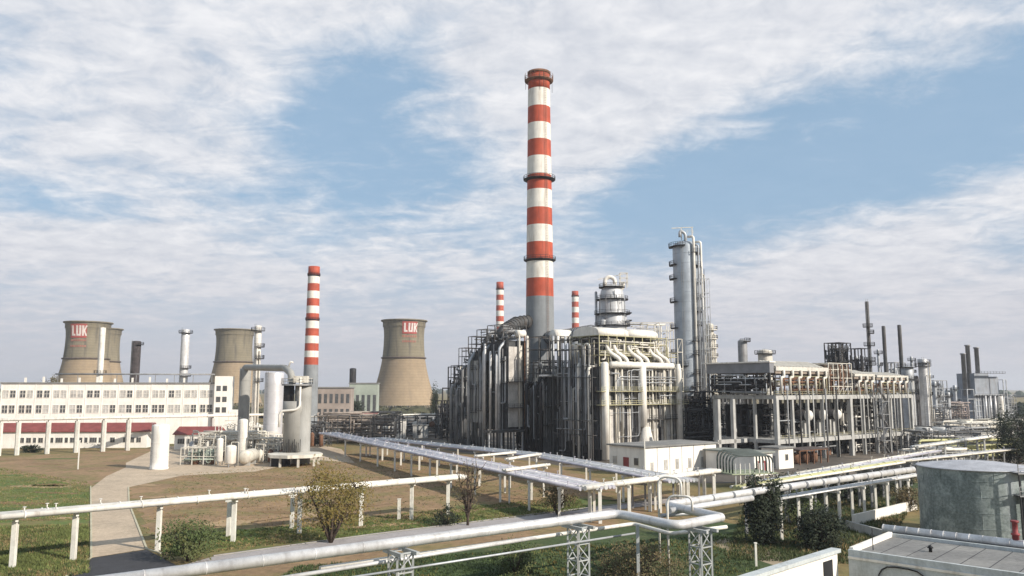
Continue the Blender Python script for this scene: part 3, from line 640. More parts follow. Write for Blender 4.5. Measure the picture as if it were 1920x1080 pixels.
# ================================================================== PIPE RACKS
def rack(label, pts, z, offs, rads, mats, posts=(), postm=lead, postw=.42, beam_len=None, dz=None, name='pipe_rack', bend=1.0, cross=True, cat='pipe rack', n=10, nm='pipe'):
    """pts: plan polyline; offs: lateral offset of every pipe; posts: distances along the line"""
    pts = [Vector((p[0], p[1], 0)) for p in pts]; o = pts[0].copy(); root = thing(name, label, cat, o)
    def offset(off):
        out = []
        for k, p in enumerate(pts):
            if k == 0: d = (pts[1]-p).normalized(); nrm = Vector((-d.y, d.x, 0)); out.append(p+nrm*off)
            elif k == len(pts)-1: d = (p-pts[k-1]).normalized(); nrm = Vector((-d.y, d.x, 0)); out.append(p+nrm*off)
            else:
                d1 = (p-pts[k-1]).normalized(); d2 = (pts[k+1]-p).normalized(); n1 = Vector((-d1.y, d1.x, 0)); n2 = Vector((-d2.y, d2.x, 0)); m = (n1+n2).normalized(); out.append(p+m*off/max(.4, m.dot(n1)))
        return out
    for k, off in enumerate(offs):
        zz = z+(dz[k] if dz else 0); line = [Vector((p.x, p.y, zz)) for p in offset(off)]
        pm = MB().tube(fillet(line, bend, 6), rads[k], n); fr_ = random.Random(k*7+int(z*10)+len(offs))
        for a, b in zip(line, line[1:]):
            L_ = (b-a).length; d = (b-a).normalized(); q = fr_.uniform(2, 9)
            while q < L_-1:
                c = a+d*q; pm.tube([c, c+d*.16], rads[k]*1.28, n)
                if fr_.random() < .35: pm.tube([c+Vector((0, 0, rads[k])), c+Vector((0, 0, rads[k]+.55))], .07, 5); pm.tube([c+Vector((0, 0, rads[k]+.5)), c+Vector((0, 0, rads[k]+.56))], .2, 8)
                q += fr_.uniform(6, 13)
        pm.build(nm, mats[k % len(mats)], root, o)
    w = beam_len or (max(offs)-min(offs)+1.0)
    mid = (max(offs)+min(offs))/2; cum = [0]
    for a, b in zip(pts, pts[1:]): cum.append(cum[-1]+(b-a).length)
    for s in posts:
        s = min(max(s, .01), cum[-1]-.01)
        for k in range(len(pts)-1):
            if cum[k] <= s <= cum[k+1]: break
        d = (pts[k+1]-pts[k]).normalized(); p = pts[k]+d*(s-cum[k]); nrm = Vector((-d.y, d.x, 0)); c = p+nrm*mid
        zb = z-max(rads)-.02; ends = [c-nrm*(w/2-.3), c+nrm*(w/2-.3)] if w > 1.6 else [c]
        if cross: MB().beam(c-nrm*w/2+Vector((0, 0, zb-.17)), c+nrm*w/2+Vector((0, 0, zb-.17)), .3, .34).build('crossbeam', postm, root, o)
        for e in ends: MB().beam(e, e+Vector((0, 0, zb-(.34 if cross else 0))), postw).build('post', postm, root, o)
    return root
# left white line (front)
p0 = G(-60, 972, 5.9); p1 = G(866, 893, 5.9); L1 = (p1-p0).length
def s_of(px, pz0=p0, pz1=p1, z=5.9):
    # distance along the p0-p1 line where it crosses pixel column px
    k = (px-960)/ (1500.0); best = None; d = (pz1-pz0).normalized()
    for i in range(2000):
        t = i/1999*(pz1-pz0).length; p = pz0+d*t; dd = ray(px, 900); q = p.x*(F*math.cos(PITCH)*1.0)/ (p.y*1.0) if False else None
        # project
        y = p.y*math.cos(PITCH)+(p.z-CH)*math.sin(PITCH); sx = 960+F*p.x/y
        if best is None or abs(sx-px) < best[0]: best = (abs(sx-px), t)
    return best[1]
rack('white pipe bundle on white posts crossing the brown field at left, nearest the concrete path', [p0, p1], 5.9, [-1.15, -.45, .3, 1.0], [.34, .36, .36, .30], [white, white, white, lead], [s_of(x) for x in (30, 143, 300, 440, 563, 678, 772, 840)], postw=.52, beam_len=1.59)
for k, (px, py) in enumerate(((428, 1006), (547, 991))):
    p = G(px, py); q = thing('pipe_support', ('spare white post behind the white pipes, left one right of the path shrub', 'spare white post behind the white pipes, just left of the olive tree')[k], 'post', (p.x, p.y, 0)); MB().box(-.25, -.25, 0, .25, .25, 4.6).build('post', lead, q); MB().box(-.5, -.3, 4.6, .5, .3, 4.85).build('head_plate', lead, q)
# left-receding rack A (upper left to elbow) then right to shed
e0 = G(600, 812, 5.2); e1 = G(1092, 917, 5.2); e2 = G(1345, 884, 5.2)
LA = (e1-e0).length
rack('wide lavender grey pipe bundle running back to the left from the white elbow', [e1, e0], 5.2, [-5.6, -4.9, -4.2, -3.4, -2.6, -1.9, -1.2, -.4, .3], [.3, .26, .34, .3, .3, .26, .34, .3, .28], [lav, lav, silver, lav, dullsil], [6, 16, 27, 38, 50, 62, 74, 86, 100, 116, 132], postw=.4, postm=lead)
rack('bright white pipe bundle from the elbow to the arched pipe loops', [e1+Vector((0, 0, 0)), e2], 5.35, [-.5, .2, .9], [.36, .36, .32], [white], [3, 10, 18, 26, 34], postw=.5, beam_len=2.6)
# receding rack B in front of the furnaces and shed
f0 = G(1275, 902, 5.0); f1 = G(1000, 853, 5.0); f2 = G(700, 822, 5.0)
rack('wide grey pipe bridge passing in front of the furnaces and the white shed', [f0, f1, f2], 5.0, [-3.4, -2.8, -2.2, -1.5, -.8, -.1, .6, 1.3, 2.0], [.28, .3, .26, .34, .28, .32, .3, .34, .26], [steel, dullsil, lav, dullsil, silver, dullsil], [4, 14, 26, 38, 50, 62, 76, 92, 110, 130], postw=.36, postm=lead)
# bridging white pipes between both racks
for k, (a, b) in enumerate((((892, 857), (965, 850)), ((950, 863), (1012, 853)), ((945, 884), (1028, 873)))):
    q0, q1 = G(*a, 5.6), G(*b, 5.6)
    rack(('uppermost short white pipes bridging the two receding racks', 'middle short white pipes bridging the two receding racks', 'lowest short white pipes bridging the two receding racks')[k], [q0, q1], 5.8, [-.3, .3], [.24, .24], [white], [1.5, (q1-q0).length-1.5], postw=.3)
# far horizontal rack at left
h0 = G(-90, 789, 10.6); h1 = G(560, 776, 10.6)
rack('tall pipe bridge with white trough crossing before the red roofed building', [h0, h1], 10.6, [-.8, -.1, .7], [.45, .38, .4], [white, lead, dullsil], [s_of(x, h0, h1) for x in (2, 36, 92, 146, 196, 242, 400, 470, 520)], postw=.85, beam_len=2.6)
g0 = G(574, 781, 9.2); g1 = G(850, 776, 9.2)
rack('dark undersided pipe bridge running from the manifold to the dark structures', [g0, g1], 9.2, [-1.2, -.5, .3, 1.0], [.32, .26, .3, .28], [white, steel, dullsil], [s_of(x, g0, g1) for x in (604, 660, 705, 752, 785, 820)], postw=.5, postm=steel)
# main silver pipe with its expansion loop
zM = 7.0
mpts = [G(140, 1098, zM), G(1158, 963, zM), G(1268, 986, zM), G(1352, 970, zM), G(1250, 947, zM), G(1420, 921, zM), G(1712, 880, zM)]
def main_pipe():
    o = Vector((mpts[0].x, mpts[0].y, 0)); root = thing('steam_main', 'large shiny silver pipe in the foreground with a flat U shaped expansion loop', 'pipeline', o)
    mb = MB().tube(fillet(mpts[:4]+[mpts[3]+(mpts[3]-mpts[2]).normalized()*.05], 1.6, 8), .45, 20)
    mb.tube(fillet([mpts[3]-(mpts[3]-mpts[2]).normalized()*.6, mpts[3], mpts[4], mpts[5], mpts[6]], 1.0, 8), .45, 20)
    for a, b in ((mpts[0], mpts[1]), (mpts[4], mpts[6])):
        L_ = (b-a).length; d = (b-a).normalized(); k = 1
        while k*4.2 < L_: c = a+d*k*4.2; mb.tube([c, c+d*.07], .468, 20); k += 1
    mb.build('pipe', silver, root, o)
    MB().tube(fillet([G(600, 1066, 5.4), G(1188, 982, 5.4), G(1258, 1001, 5.4), G(1362, 988, 5.4)], .8), .20, 10).build('lower_pipe', white, root, o)
    MB().tube(fillet([G(440, 1098, 5.4), G(1120, 990, 5.4)], .8), .17, 10).build('lower_pipe', silver, root, o)
    MB().tube(fillet([G(560, 1098, 5.1), G(1190, 1000, 5.1)], .8), .10, 8).build('lower_pipe', dullsil, root, o)
    MB().tube(fillet([G(1255, 958, 6.8), G(1410, 934, 6.8)], .8), .34, 12).build('side_pipe', silver, root, o)
    MB().tube(fillet([G(1240, 967, 6.2), G(1300, 962, 6.2), G(1346, 974, 6.2)], .8), .22, 10).build('side_pipe', dullsil, root, o)
    # towers
    def trestle(c, w, d, H):
        mb = MB(); cs = [(-w/2, -d/2), (w/2, -d/2), (w/2, d/2), (-w/2, d/2)]; P = [c+U*a+V*b for a, b in cs]
        for p in P: mb.beam(Vector((p.x, p.y, 0)), Vector((p.x, p.y, H)), .16)
        nz = 4
        for a, b in zip(P, P[1:]+P[:1]):
            for k in range(nz):
                z0, z1 = H*k/nz, H*(k+1)/nz; A_, B_ = (a, b) if k % 2 else (b, a)
                mb.beam(Vector((A_.x, A_.y, z0)), Vector((B_.x, B_.y, z1)), .09); mb.beam(Vector((a.x, a.y, z1)), Vector((b.x, b.y, z1)), .11)
        mb.beam(Vector((P[0].x, P[0].y, H))-V*.8, Vector((P[3].x, P[3].y, H))+V*.8, .3); mb.beam(Vector((P[1].x, P[1].y, H))-V*.8, Vector((P[2].x, P[2].y, H))+V*.8, .3)
        mb.build('trestle', steel_l, root, o)
    for px, py in ((752, 1019), (1084, 974), (1312, 979)): c = G(px, py, zM); trestle(Vector((c.x, c.y, 0)), 1.5, 1.5, zM-.68)
    for px, py in ((1195, 974), ): c = G(px, py, zM); MB().beam((c.x, c.y, 0), (c.x, c.y, zM-.55), .3).build('post', steel_l, root, o)
steel_l = mat('trestle_steel', (.42, .43, .42), .6, .3, var=.12, streak=.3)
main_pipe()
# rack of pipes to the right (runs past the storage tank)
r0 = G(1425, 931, 5.6); r1 = G(1715, 884, 5.6)
rack('bundle of thin silver pipes on slim posts in front of the storage tank', [r0, r1], 5.2, [-1.6, -1.1, -.6, -.1], [.13, .15, .12, .14], [silver, white, dullsil], [2, 10, 18, 26, 34, 42], postw=.34, postm=lead)
r2 = G(1395, 917, 6.6); r3 = G(1700, 868, 6.6)
rack('yellow green pipes beside a white one, running right from the arched loops', [r2, r3], 6.7, [.3, .8, 1.4, 2.0], [.18, .26, .3, .2], [white, ygreen, ygreen, cream], [4, 16, 28, 40, 52], postw=.34, postm=steel)
r4 = G(1500, 889, 5.6); r5 = G(1760, 845, 5.6)
rack('pinkish grey pipes passing behind the small white hut', [r4, r5], 5.6, [-.5, .1, .8], [.26, .22, .3], [lav, white, cream], [4, 18, 32, 46, 60], postw=.34, postm=steel)
r6 = G(1715, 838, 6.5); r7 = G(1900, 812, 6.5)
for k, (a, b, z_, lab) in enumerate((((1440, 902), (1700, 862), 6.0, 'cream pipes hugging the yellow green ones, towards the storage tank'), ((1180, 905), (1340, 880), 4.6, 'grey pipes along the foot of the white shed'), ((1640, 870), (1900, 842), 5.0, 'grey pipes on low posts behind the storage tank'))):
    a_, b_ = G(*a, z_), G(*b, z_); n_ = int((b_-a_).length/9); rack(lab, [a_, b_], z_, [-.9, -.4, .1, .7, 1.2], [.16, .22, .18, .26, .16], [cream, lav, white, dullsil], [3+q*9 for q in range(n_)], postw=.3, postm=steel)
rack('white low pipe bridge under the twin white drums', [r6, r7], 6.5, [-.6, .1, .8], [.3, .26, .3], [white, cream, dullsil], [4, 18, 34, 50], postw=.4, postm=concrete)
# small bent pipes above the loop
def drops():
    for k, (px, py) in enumerate(((1278, 908), (1298, 925))):
        c = G(px, py+30, 7.3); root = thing('swan_neck_pipe', ('taller thin pipe bent like a swan neck over the expansion loop', 'lower thin pipe bent like a swan neck over the expansion loop')[k], 'pipe', (c.x, c.y, 7.4))
        h = 2.4-k*1.2; MB().tube(fillet([(0, 0, -.3), (0, 0, h), (-2.4, 1.2, h), (-2.4, 1.2, -7.4)], 1.0, 6), .13, 8).build('pipe', white, root)
drops()
# arched expansion loops
def arches():
    c = G(1398, 912, 0); root = thing('arched_pipe_loops', 'nest of dark green arched pipes in front of the grey roofed hut', 'pipe loops', (c.x, c.y, 0), GA-R(22))
    n = 6
    for k in range(n):
        y = (k-2.5)*1.2; w = 4.6; h = 4.0+k*.16
        MB().tube(fillet([(-w, y, 3.0), (-w, y, h+2.4), (w, y, h+2.4), (w, y, 3.0)], 2.2, 6), .17, 9).build('loop', mat('green_pipe', (.06, .075, .07), .55, var=.2), root)
    for k in range(9):
        x = -4.3+k*1.07; MB().beam((x, -3.6, 0), (x, -3.6, 5.0), .16).build('post', lead if k % 2 else steel_l, root)
    MB().box(-5.2, -3.9, 2.8, 5.2, 3.9, 3.0).build('deck', mat('deck_green', (.3, .33, .22), .8), root)
arches()

# ================================================================== FURNACES
def ribs(mb, x0, x1, y, z0, z1, nx, nz, t=.25, face='x'):
    for x in lin(x0, x1, nx):
        mb.box(*( (x-t/2, y-t, z0, x+t/2, y, z1) if face == 'x' else (y-t, x-t/2, z0, y, x+t/2, z1)))
    for z in lin(z0, z1, nz):
        if face == 'x': mb.box(x0, y-t*.8, z-t/2, x1, y-.003, z+t/2)
        else: mb.box(y-t*.8, x0, z-t/2, y-.003, x1, z+t/2)
def platform_run(x0, x1, y0, z, w=1.4, m=yellow, parent=None, side='front', zs=1.15):
    mb = MB()
    if side == 'front': mb.box(x0, y0-w, z-.15, x1, y0, z+.05); mb.rail([(x0, y0-w, z), (x1, y0-w, z)], zs, 2.2, .09)
    else: mb.box(y0-w, x0, z-.15, y0, x1, z+.05); mb.rail([(y0-w, x0, z), (y0-w, x1, z)], zs, 2.2, .09)
    return mb.build('platform', m, parent)
AX, AY = (1122-960)/1500*226, 226.0
def furnace_a():
    root = thing('process_furnace', 'big sunlit furnace with white vertical ducts and white barrel roof', 'furnace', (AX, AY, 0), GA)
    L_, W, H = 33.0, 17.0, 26.0; rnd = random.Random(31)
    MB().box(0, 0, 3.0, L_, W, H).build('casing', casing, root)
    MB().box(.4, .4, 0, L_-.4, W-.4, 3.0).build('plinth', dsteel, root)
    mb = MB(); ribs(mb, .2, L_-.2, -.01, 3.2, H-.2, 13, 7, .24); mb.build('stiffeners', casing, root)
    MB().box(-.25, .1, 3.0, -.003, W-.1, H-.1).build('side_shade_sheet', casing_shade, root)  # added dark sheet puts the shade of this side into colour
    mb = MB(); ribs(mb, .2, W-.2, -.251, 3.2, H-.2, 9, 9, .28, 'y'); mb.build('side_stiffeners', midst, root)  # ribs coloured dark for the same side shade
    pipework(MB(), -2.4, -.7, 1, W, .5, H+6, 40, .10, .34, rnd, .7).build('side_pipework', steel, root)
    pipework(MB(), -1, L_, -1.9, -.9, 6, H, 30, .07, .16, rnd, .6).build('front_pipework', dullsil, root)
    for a_, b_ in ((2.6, 7.4), (9.0, 13.6), (17.6, 24.0), (26.2, 29.6)): MB().box(a_, -.36, 19.6, b_, -.31, 25.2).box(a_, -.36, 16.2, b_, -.31, 18.8).build('recess_shade_panel', casing_shade, root)  # flat dark panels, here and below, colour in the shade of recesses
    for a_, b_ in ((9.4, 10.2), (12.2, 13.8), (17.4, 18.4), (23.4, 24.4), (29.2, 30.0)): MB().box(a_, -.36, 3.4, b_, -.31, 15.2).build('recess_shade_panel', dsteel, root)
    # vertical ducts
    for x, r in ((.7, 1.05), (15.6, 1.15), (31.2, .95)):
        if x == 15.6:
            MB().lathe([(r, 9.0), (r, H+1)], (x, -1.7, 0), n=20).build('duct', white, root)
            MB().lathe([(2.4, 3.4), (2.3, 4.2), (r, 9.0)], (x+.6, -2.2, 0), n=20).build('duct_cone', white, root)
        else: MB().lathe([(r, .5), (r, H+(.8 if x < 20 else -1)), (r*.6, H+1.3)], (x, -1.7, 0), n=20).build('duct', white, root)
    for x in (5.5, 8.0, 20.5, 25.5, 28.4): MB().lathe([(.30, 1), (.30, H)], (x, -1.0, 0), n=10).build('riser', cream, root)
    MB().lathe([(.1, 0), (.9, .2), (.9, 25.8), (.1, 26)], (2.8, -1.7, H+.6), n=16, axis='x').build('header', white, root)
    for z in (15.4, 19.2): platform_run(-1.5, L_+1.5, -.3, z, 2.3, yellow, root); platform_run(-.5, W, -.3, z, 1.4, midst, root, 'side')
    platform_run(18, L_+1, -.3, 11, 1.6, midst, root)
    for a_, b_ in ((2.2, 8.8), (10.4, 12.0), (18.6, 23.2), (24.6, 29.0)): MB().box(a_, -.46, 3.4, b_, -.37, 14.6).build('pale_panel', casing, root)
    for x in (3.4, 6.8, 11.2, 19.6, 22.4, 26.6): MB().box(x-.15, -.75, 3.2, x+.15, -.47, H).build('buckstay', cream, root)
    # convection section
    MB().box(2, 4, H, L_-2, W-2, H+3.5).build('convection_box', casing_shade, root)
    platform_run(.5, L_, 3, H+3.4, 2.8, yellow, root); platform_run(.5, L_, 1.0, H+.1, 1.2, yellow, root)
    for x in (5.4, 8.2, 14.0, 16.8, 22.6, 25.4):
        MB().tube(fillet([(x+1.8, -1.5, H+.9), (x+1.2, -1.4, H+2.4), (x-.7, .6, H+4.2), (x-.9, 1.5, H+6.2)], 1.2), .62, 12).build('crossover_duct', white, root)
    fr = MB(); frame(fr, lin(1, 29, 9), lin(.8, 13, 4), [H+3.4, H+6.8, H+9], .24, H); fr.build('upper_frame', yellow, root)
    MB().box(3, 3, H+3.6, 27, 12, H+8.6).build('convection_upper', casing_shade, root)
    pipework(MB(), 1, 30, .3, 3.2, H+.5, H+8.6, 55, .10, .3, rnd, .6).build('upper_pipework', cream, root)
    for k, x in enumerate((1.2, 13.4)):
        mb = MB(); pr = []; n = 10; i0 = len(mb.v)
        for q in range(n+1):
            t = math.pi*q/n; pr.append((-math.cos(t)*5.6, max(0, math.sin(t))**.6*2.6))
        xs = [x-.3, x+12.0+(0 if k else -.2)]
        for xx in xs:
            for a, b in pr: mb.v.append((xx, 6.4+a, H+9.1+b))
        for q in range(n): mb.quad((i0+q, i0+n+1+q, i0+n+2+q, i0+q+1), True)
        mb.quad(tuple(i0+q for q in range(n+1))); mb.quad(tuple(i0+2*n+1-q for q in range(n+1))); mb.quad((i0, i0+n, i0+2*n+1, i0+n+1))
        mb.build('barrel_roof', white, root)
    # left side pipes
    for y, h, r in ((2.2, 26, .38), (6.5, 27, .42), (8.9, 20, .36)):
        MB().tube(fillet([(-1.9, y, .2), (-1.9, y, h), (.3, y, h)], 1), r, 12).build('side_pipe', white if y < 9 else cream, root)
    for y in (4.2, 10.5, 13.5): MB().lathe([(.7, 2), (.7, 24), (.1, 25)], (-1.4, y, 0), n=12).build('side_duct', casing_shade, root)
    mb = MB()
    for y in (3, 6, 9): mb.tube(fillet([(-.8, y, H+1), (-.8, y, H+6.5), (-.8, y+2, H+6.5), (-.8, y+2, H+1)], .9, 4), .35, 10)
    mb.build('side_loops', cream, root)
    frame(MB(), [-2.6, 0], lin(0, W, 5), [7, 11, H-3, H, H+5, H+8], .2, 0).build('side_frame', midst, root)
    frame(MB(), [L_, L_+2.2], lin(0, W, 4), [6, 11, 15, 19, 23, H, H+5, H+9], .2, 0, rnd).build('end_frame', cream, root)
furnace_a()
def block(name, label, px, Y, L_, W, Hs, seed, m=casing_shade, nd=5, legs=0, ductm=None, platm=midst, extra=None, topf=5):
    rnd = random.Random(seed); root = thing(name, label, 'furnace', ((px-960)/1500*Y, Y, 0), GA)
    y = 0
    for k, (w, H) in enumerate(Hs):
        MB().box(0, y, legs, L_, y+w-.4, H).build('casing', m, root)
        mb = MB(); ribs(mb, .2, L_-.2, y-.01 if k else -.01, legs+.2, H-.2, max(2, int(L_/2)), int(H/3.2), .25); ribs(mb, y+.2, y+w-.6, -.01, legs+.2, H-.2, max(2, int(w/2.2)), int(H/3.2), .25, 'y'); mb.build('stiffeners', m, root)
        for z in (H*.38, H*.62, H*.82): platform_run(y, y+w-.5, -.3, z, 1.5, platm, root, 'side'); 
        if k == 0:
            for z in (H*.4, H*.63): platform_run(-1, L_+1, -.3, z, 1.5, platm, root)
        frame(MB(), [-1.8, L_*.5, L_], [y, y+w*.5, y+w-.5], [H+topf*.5, H+topf], .2, H-.5, rnd).build('top_frame', midst, root)
        pipework(MB(), -1, L_, y, y+w, H, H+topf, 14, .12, .4, rnd, .5).build('top_pipework', steel, root)
        pipework(MB(), -2.2, -.6, y, y+w, 1, H, 10, .12, .32, rnd, .75).build('side_pipework', steel, root)
        y += w
    for k in range(nd):
        yy = 1.5+(y-3)*k/max(1, nd-1); hh = Hs[min(len(Hs)-1, int(yy/(y/len(Hs))))][1]
        MB().tube(fillet([(-2.2, yy, .3), (-2.2, yy, hh-rnd.uniform(0, 4)), (.2, yy, hh-.2)], 1), rnd.uniform(.32, .6), 12).build('duct', ductm or dullsil, root)
    if legs:
        for x in (0.3, L_-.3):
            for q in lin(.3, y-.8, 6): MB().beam((x, q, 0), (x, q, legs), .4).build('leg', midst, root)
    return root
c = block('process_furnace', 'tall narrow furnace with a streaked cream end, left of the tall chimney', 952, 252, 7.4, 20, [(9, 35), (6, 34), (5, 32)], 41, casing_shade, 3, 7.0, dullsil)
MB().box(-.0, -.6, 8, 3.6, -.28, 33).build('streaked_panel', casing, c); MB().box(3.9, -.5, 8, 5.4, -.28, 33.5).build('streaked_panel', cream, c)
for x, r, m in ((6.9, .55, white), (3.7, .28, cream), (5.8, .2, rust)): MB().lathe([(r, 7), (r, 36), (r*.5, 36.6)], (x, -1.2, 0), n=12).build('riser', m, c)
MB().lathe([(.05, 0), (1.2, .1), (1.2, 3.2), (.05, 3.3)], (3.2, -.2, 37.2), n=14, axis='x').build('header', white, c)
for y_, h_ in ((2.2, 30), (5.5, 31), (8.6, 33.5)): MB().lathe([(.42, 7), (.42, h_), (.2, h_+.7)], (-2.7, y_, 0), n=12).build('slim_duct', silver, c)
for y_ in (11, 14.5, 18): MB().box(-1.3, y_, 9, -.3, y_+2.6, 29).build('grey_panel', graygreen, c)
MB().box(-9.5, -3.4, 6.6, 7.6, -.6, 7.3).build('porch_deck', midst, c)
for x in (-9.2, -4.6, 0, 3.5, 7.2): MB().beam((x, -3.0, 0), (x, -3.0, 6.6), .35).build('porch_post', dullsil, c)
b = block('process_furnace', 'dark shaded furnace frame between the tall chimney and the sunlit furnace', 1030, 246, 8.5, 10, [(6, 23.5), (4, 22)], 42, casing_shade, 4, 0, dsteel)
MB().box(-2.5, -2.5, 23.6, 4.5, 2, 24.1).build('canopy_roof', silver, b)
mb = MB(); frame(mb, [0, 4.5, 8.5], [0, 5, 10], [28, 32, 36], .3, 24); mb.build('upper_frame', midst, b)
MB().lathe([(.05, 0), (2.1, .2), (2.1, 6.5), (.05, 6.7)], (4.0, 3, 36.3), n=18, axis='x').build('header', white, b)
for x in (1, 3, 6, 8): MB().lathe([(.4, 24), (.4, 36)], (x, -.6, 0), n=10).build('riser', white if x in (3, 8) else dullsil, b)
block('boiler_structure', 'dark stepped pipe structure at the left foot of the furnaces', 882, 280, 5, 10, [(5, 28), (5, 22)], 43, casing_shade, 3, 0, steel, topf=6)
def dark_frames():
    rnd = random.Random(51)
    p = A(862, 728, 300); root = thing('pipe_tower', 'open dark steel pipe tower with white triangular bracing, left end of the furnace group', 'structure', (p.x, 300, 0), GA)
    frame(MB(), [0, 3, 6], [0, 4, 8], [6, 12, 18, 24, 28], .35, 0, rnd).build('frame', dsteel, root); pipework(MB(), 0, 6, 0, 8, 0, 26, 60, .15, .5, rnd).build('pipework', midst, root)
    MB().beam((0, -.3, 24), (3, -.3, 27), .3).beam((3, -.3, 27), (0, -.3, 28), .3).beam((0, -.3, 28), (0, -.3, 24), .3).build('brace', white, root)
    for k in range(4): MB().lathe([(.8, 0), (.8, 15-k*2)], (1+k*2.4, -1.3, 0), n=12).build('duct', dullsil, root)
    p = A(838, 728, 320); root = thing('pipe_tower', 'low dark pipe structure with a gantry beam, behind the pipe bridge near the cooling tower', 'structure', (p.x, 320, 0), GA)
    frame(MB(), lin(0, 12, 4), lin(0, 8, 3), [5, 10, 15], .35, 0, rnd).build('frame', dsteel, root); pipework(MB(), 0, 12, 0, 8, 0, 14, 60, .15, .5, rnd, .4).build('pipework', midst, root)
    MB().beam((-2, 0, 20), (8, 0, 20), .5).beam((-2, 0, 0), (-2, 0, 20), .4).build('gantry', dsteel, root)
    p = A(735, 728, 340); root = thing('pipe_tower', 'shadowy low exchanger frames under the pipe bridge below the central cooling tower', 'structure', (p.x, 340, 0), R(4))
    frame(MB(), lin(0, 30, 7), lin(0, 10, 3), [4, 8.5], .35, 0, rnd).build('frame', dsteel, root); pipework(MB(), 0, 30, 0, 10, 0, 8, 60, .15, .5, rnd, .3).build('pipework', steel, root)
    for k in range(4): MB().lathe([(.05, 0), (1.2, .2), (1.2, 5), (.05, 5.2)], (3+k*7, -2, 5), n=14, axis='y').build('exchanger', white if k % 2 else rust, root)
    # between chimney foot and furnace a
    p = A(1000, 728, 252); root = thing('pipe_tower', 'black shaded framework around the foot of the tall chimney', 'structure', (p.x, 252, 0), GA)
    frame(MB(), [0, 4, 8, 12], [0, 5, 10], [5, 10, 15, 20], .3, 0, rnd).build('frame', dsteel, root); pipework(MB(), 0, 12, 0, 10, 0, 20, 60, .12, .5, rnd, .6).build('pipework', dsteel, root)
dark_frames()
# flue ducts to the chimney
def flue(label, pts, r, m=conc_g):
    P = [A(*p) for p in pts]; o = Vector((P[0].x, P[0].y, 0)); root = thing('flue_duct', label, 'duct', o)
    MB().tube(fillet(P, 2.5), r, 16).build('duct', m, root, o); mb = MB()
    for a, b in zip(P, P[1:]):
        L_ = (b-a).length; d = (b-a).normalized(); k = 0
        while k*1.6 < L_-.5: q = a+d*(k*1.6+.4); mb.tube([q, q+d*.25], r*1.08, 16); k += 1
    mb.build('rings', midst, root, o)
    return root
flue('dark ribbed flue duct entering the tall chimney from the left furnace', [(1000, 603, 274), (970, 606, 270), (944, 622, 262), (940, 640, 262)], 2.3, midst)
flue('grey ribbed flue duct from the tall chimney to the sunlit furnace', [(1020, 634, 274), (1060, 630, 262), (1112, 622, 246), (1135, 640, 240)], 2.1, dullsil)

# regenerator vessel on top (behind furnace a)
def regenerator():
    Y = 292; px = 1150; X = A(px, 728, Y).x; z = lambda py: A(px, py, Y).z; root = thing('reactor_vessel', 'bulbous silver reactor with ringed shoulders rising behind the sunlit furnace', 'reactor', (X, Y, 0)); s = Y/1500
    prof = [(27*s, 0), (27*s, z(612)), (27*s, z(592)), (25.5*s, z(590)), (25*s, z(568)), (22*s, z(553)), (21*s, z(546)), (16*s, z(537)), (9*s, z(534)), (.1, z(533))]
    MB().lathe(prof, n=40).build('shell', mat('reactor_clad', (.50, .50, .50), .5, .25, var=.12, streak=.3, scol=(.28, .27, .26)), root)
    for py, r in ((612, 30), (590, 30), (563, 27), (540, 21)):
        mb = MB().lathe([(r*s-1, z(py)), (r*s+.7, z(py)), (r*s+.7, z(py)+.3), (r*s-1, z(py)+.3)], n=32, cap=False)
        for q in range(18):
            t, t2 = 2*math.pi*q/18, 2*math.pi*(q+1)/18; rr = r*s+.6; mb.rail([(rr*math.cos(t), rr*math.sin(t), z(py)+.3), (rr*math.cos(t2), rr*math.sin(t2), z(py)+.3)], 1.1, 9, .1)
        mb.build('platform', dsteel, root)
    for py in (589, 603): MB().box(24*s, -4, z(py), 34*s, 0, z(py)+.35).build('balcony', dsteel, root)
    MB().tube(fillet([(-2.6, -1, z(538)), (-2.6, -1, z(524)), (-.8, -1, z(519)), (1.0, -1, z(524)), (1.0, -1, z(538))], 1.4), .75, 14).build('overhead_loop', white, root)
    MB().tube(fillet([(2.6, -1, z(545)), (3.8, -1, z(540)), (4.2, -1, z(530))], .8), .8, 12).build('outlet', white, root)
    mb = MB(); frame(mb, [3, 5.6], [-2, 1], [z(530), z(522), z(513)], .22, z(540)); mb.beam((-5, 0, z(524)), (6, 0, z(512)), .2); mb.build('davit_frame', cream, root)
    pipework(MB(), -5.5, 5.6, -6.6, -4.4, z(615), z(545), 9, .08, .16, random.Random(3), .7).build('attached_pipework', dullsil, root)
    MB().lathe([(.5, 0), (.5, z(548)), (.1, z(546))], (-30*s, 0, 0), n=10).build('standpipe', dullsil, root)
    MB().lathe([(1.5, 0), (1.5, z(598)), (.4, z(594))], (-29*s+2, -3, 0), n=16).build('standpipe', dullsil, root)
    mb = MB(); frame(mb, [24*s, 24*s+6, 24*s+12, 24*s+17], [-3, 3], [z(640), z(620), z(606)], .25, 20); pipework(mb, 24*s, 24*s+17, -3, 3, z(690), z(606), 30, .12, .3, random.Random(4)); mb.build('side_frame', cream, root)
regenerator()

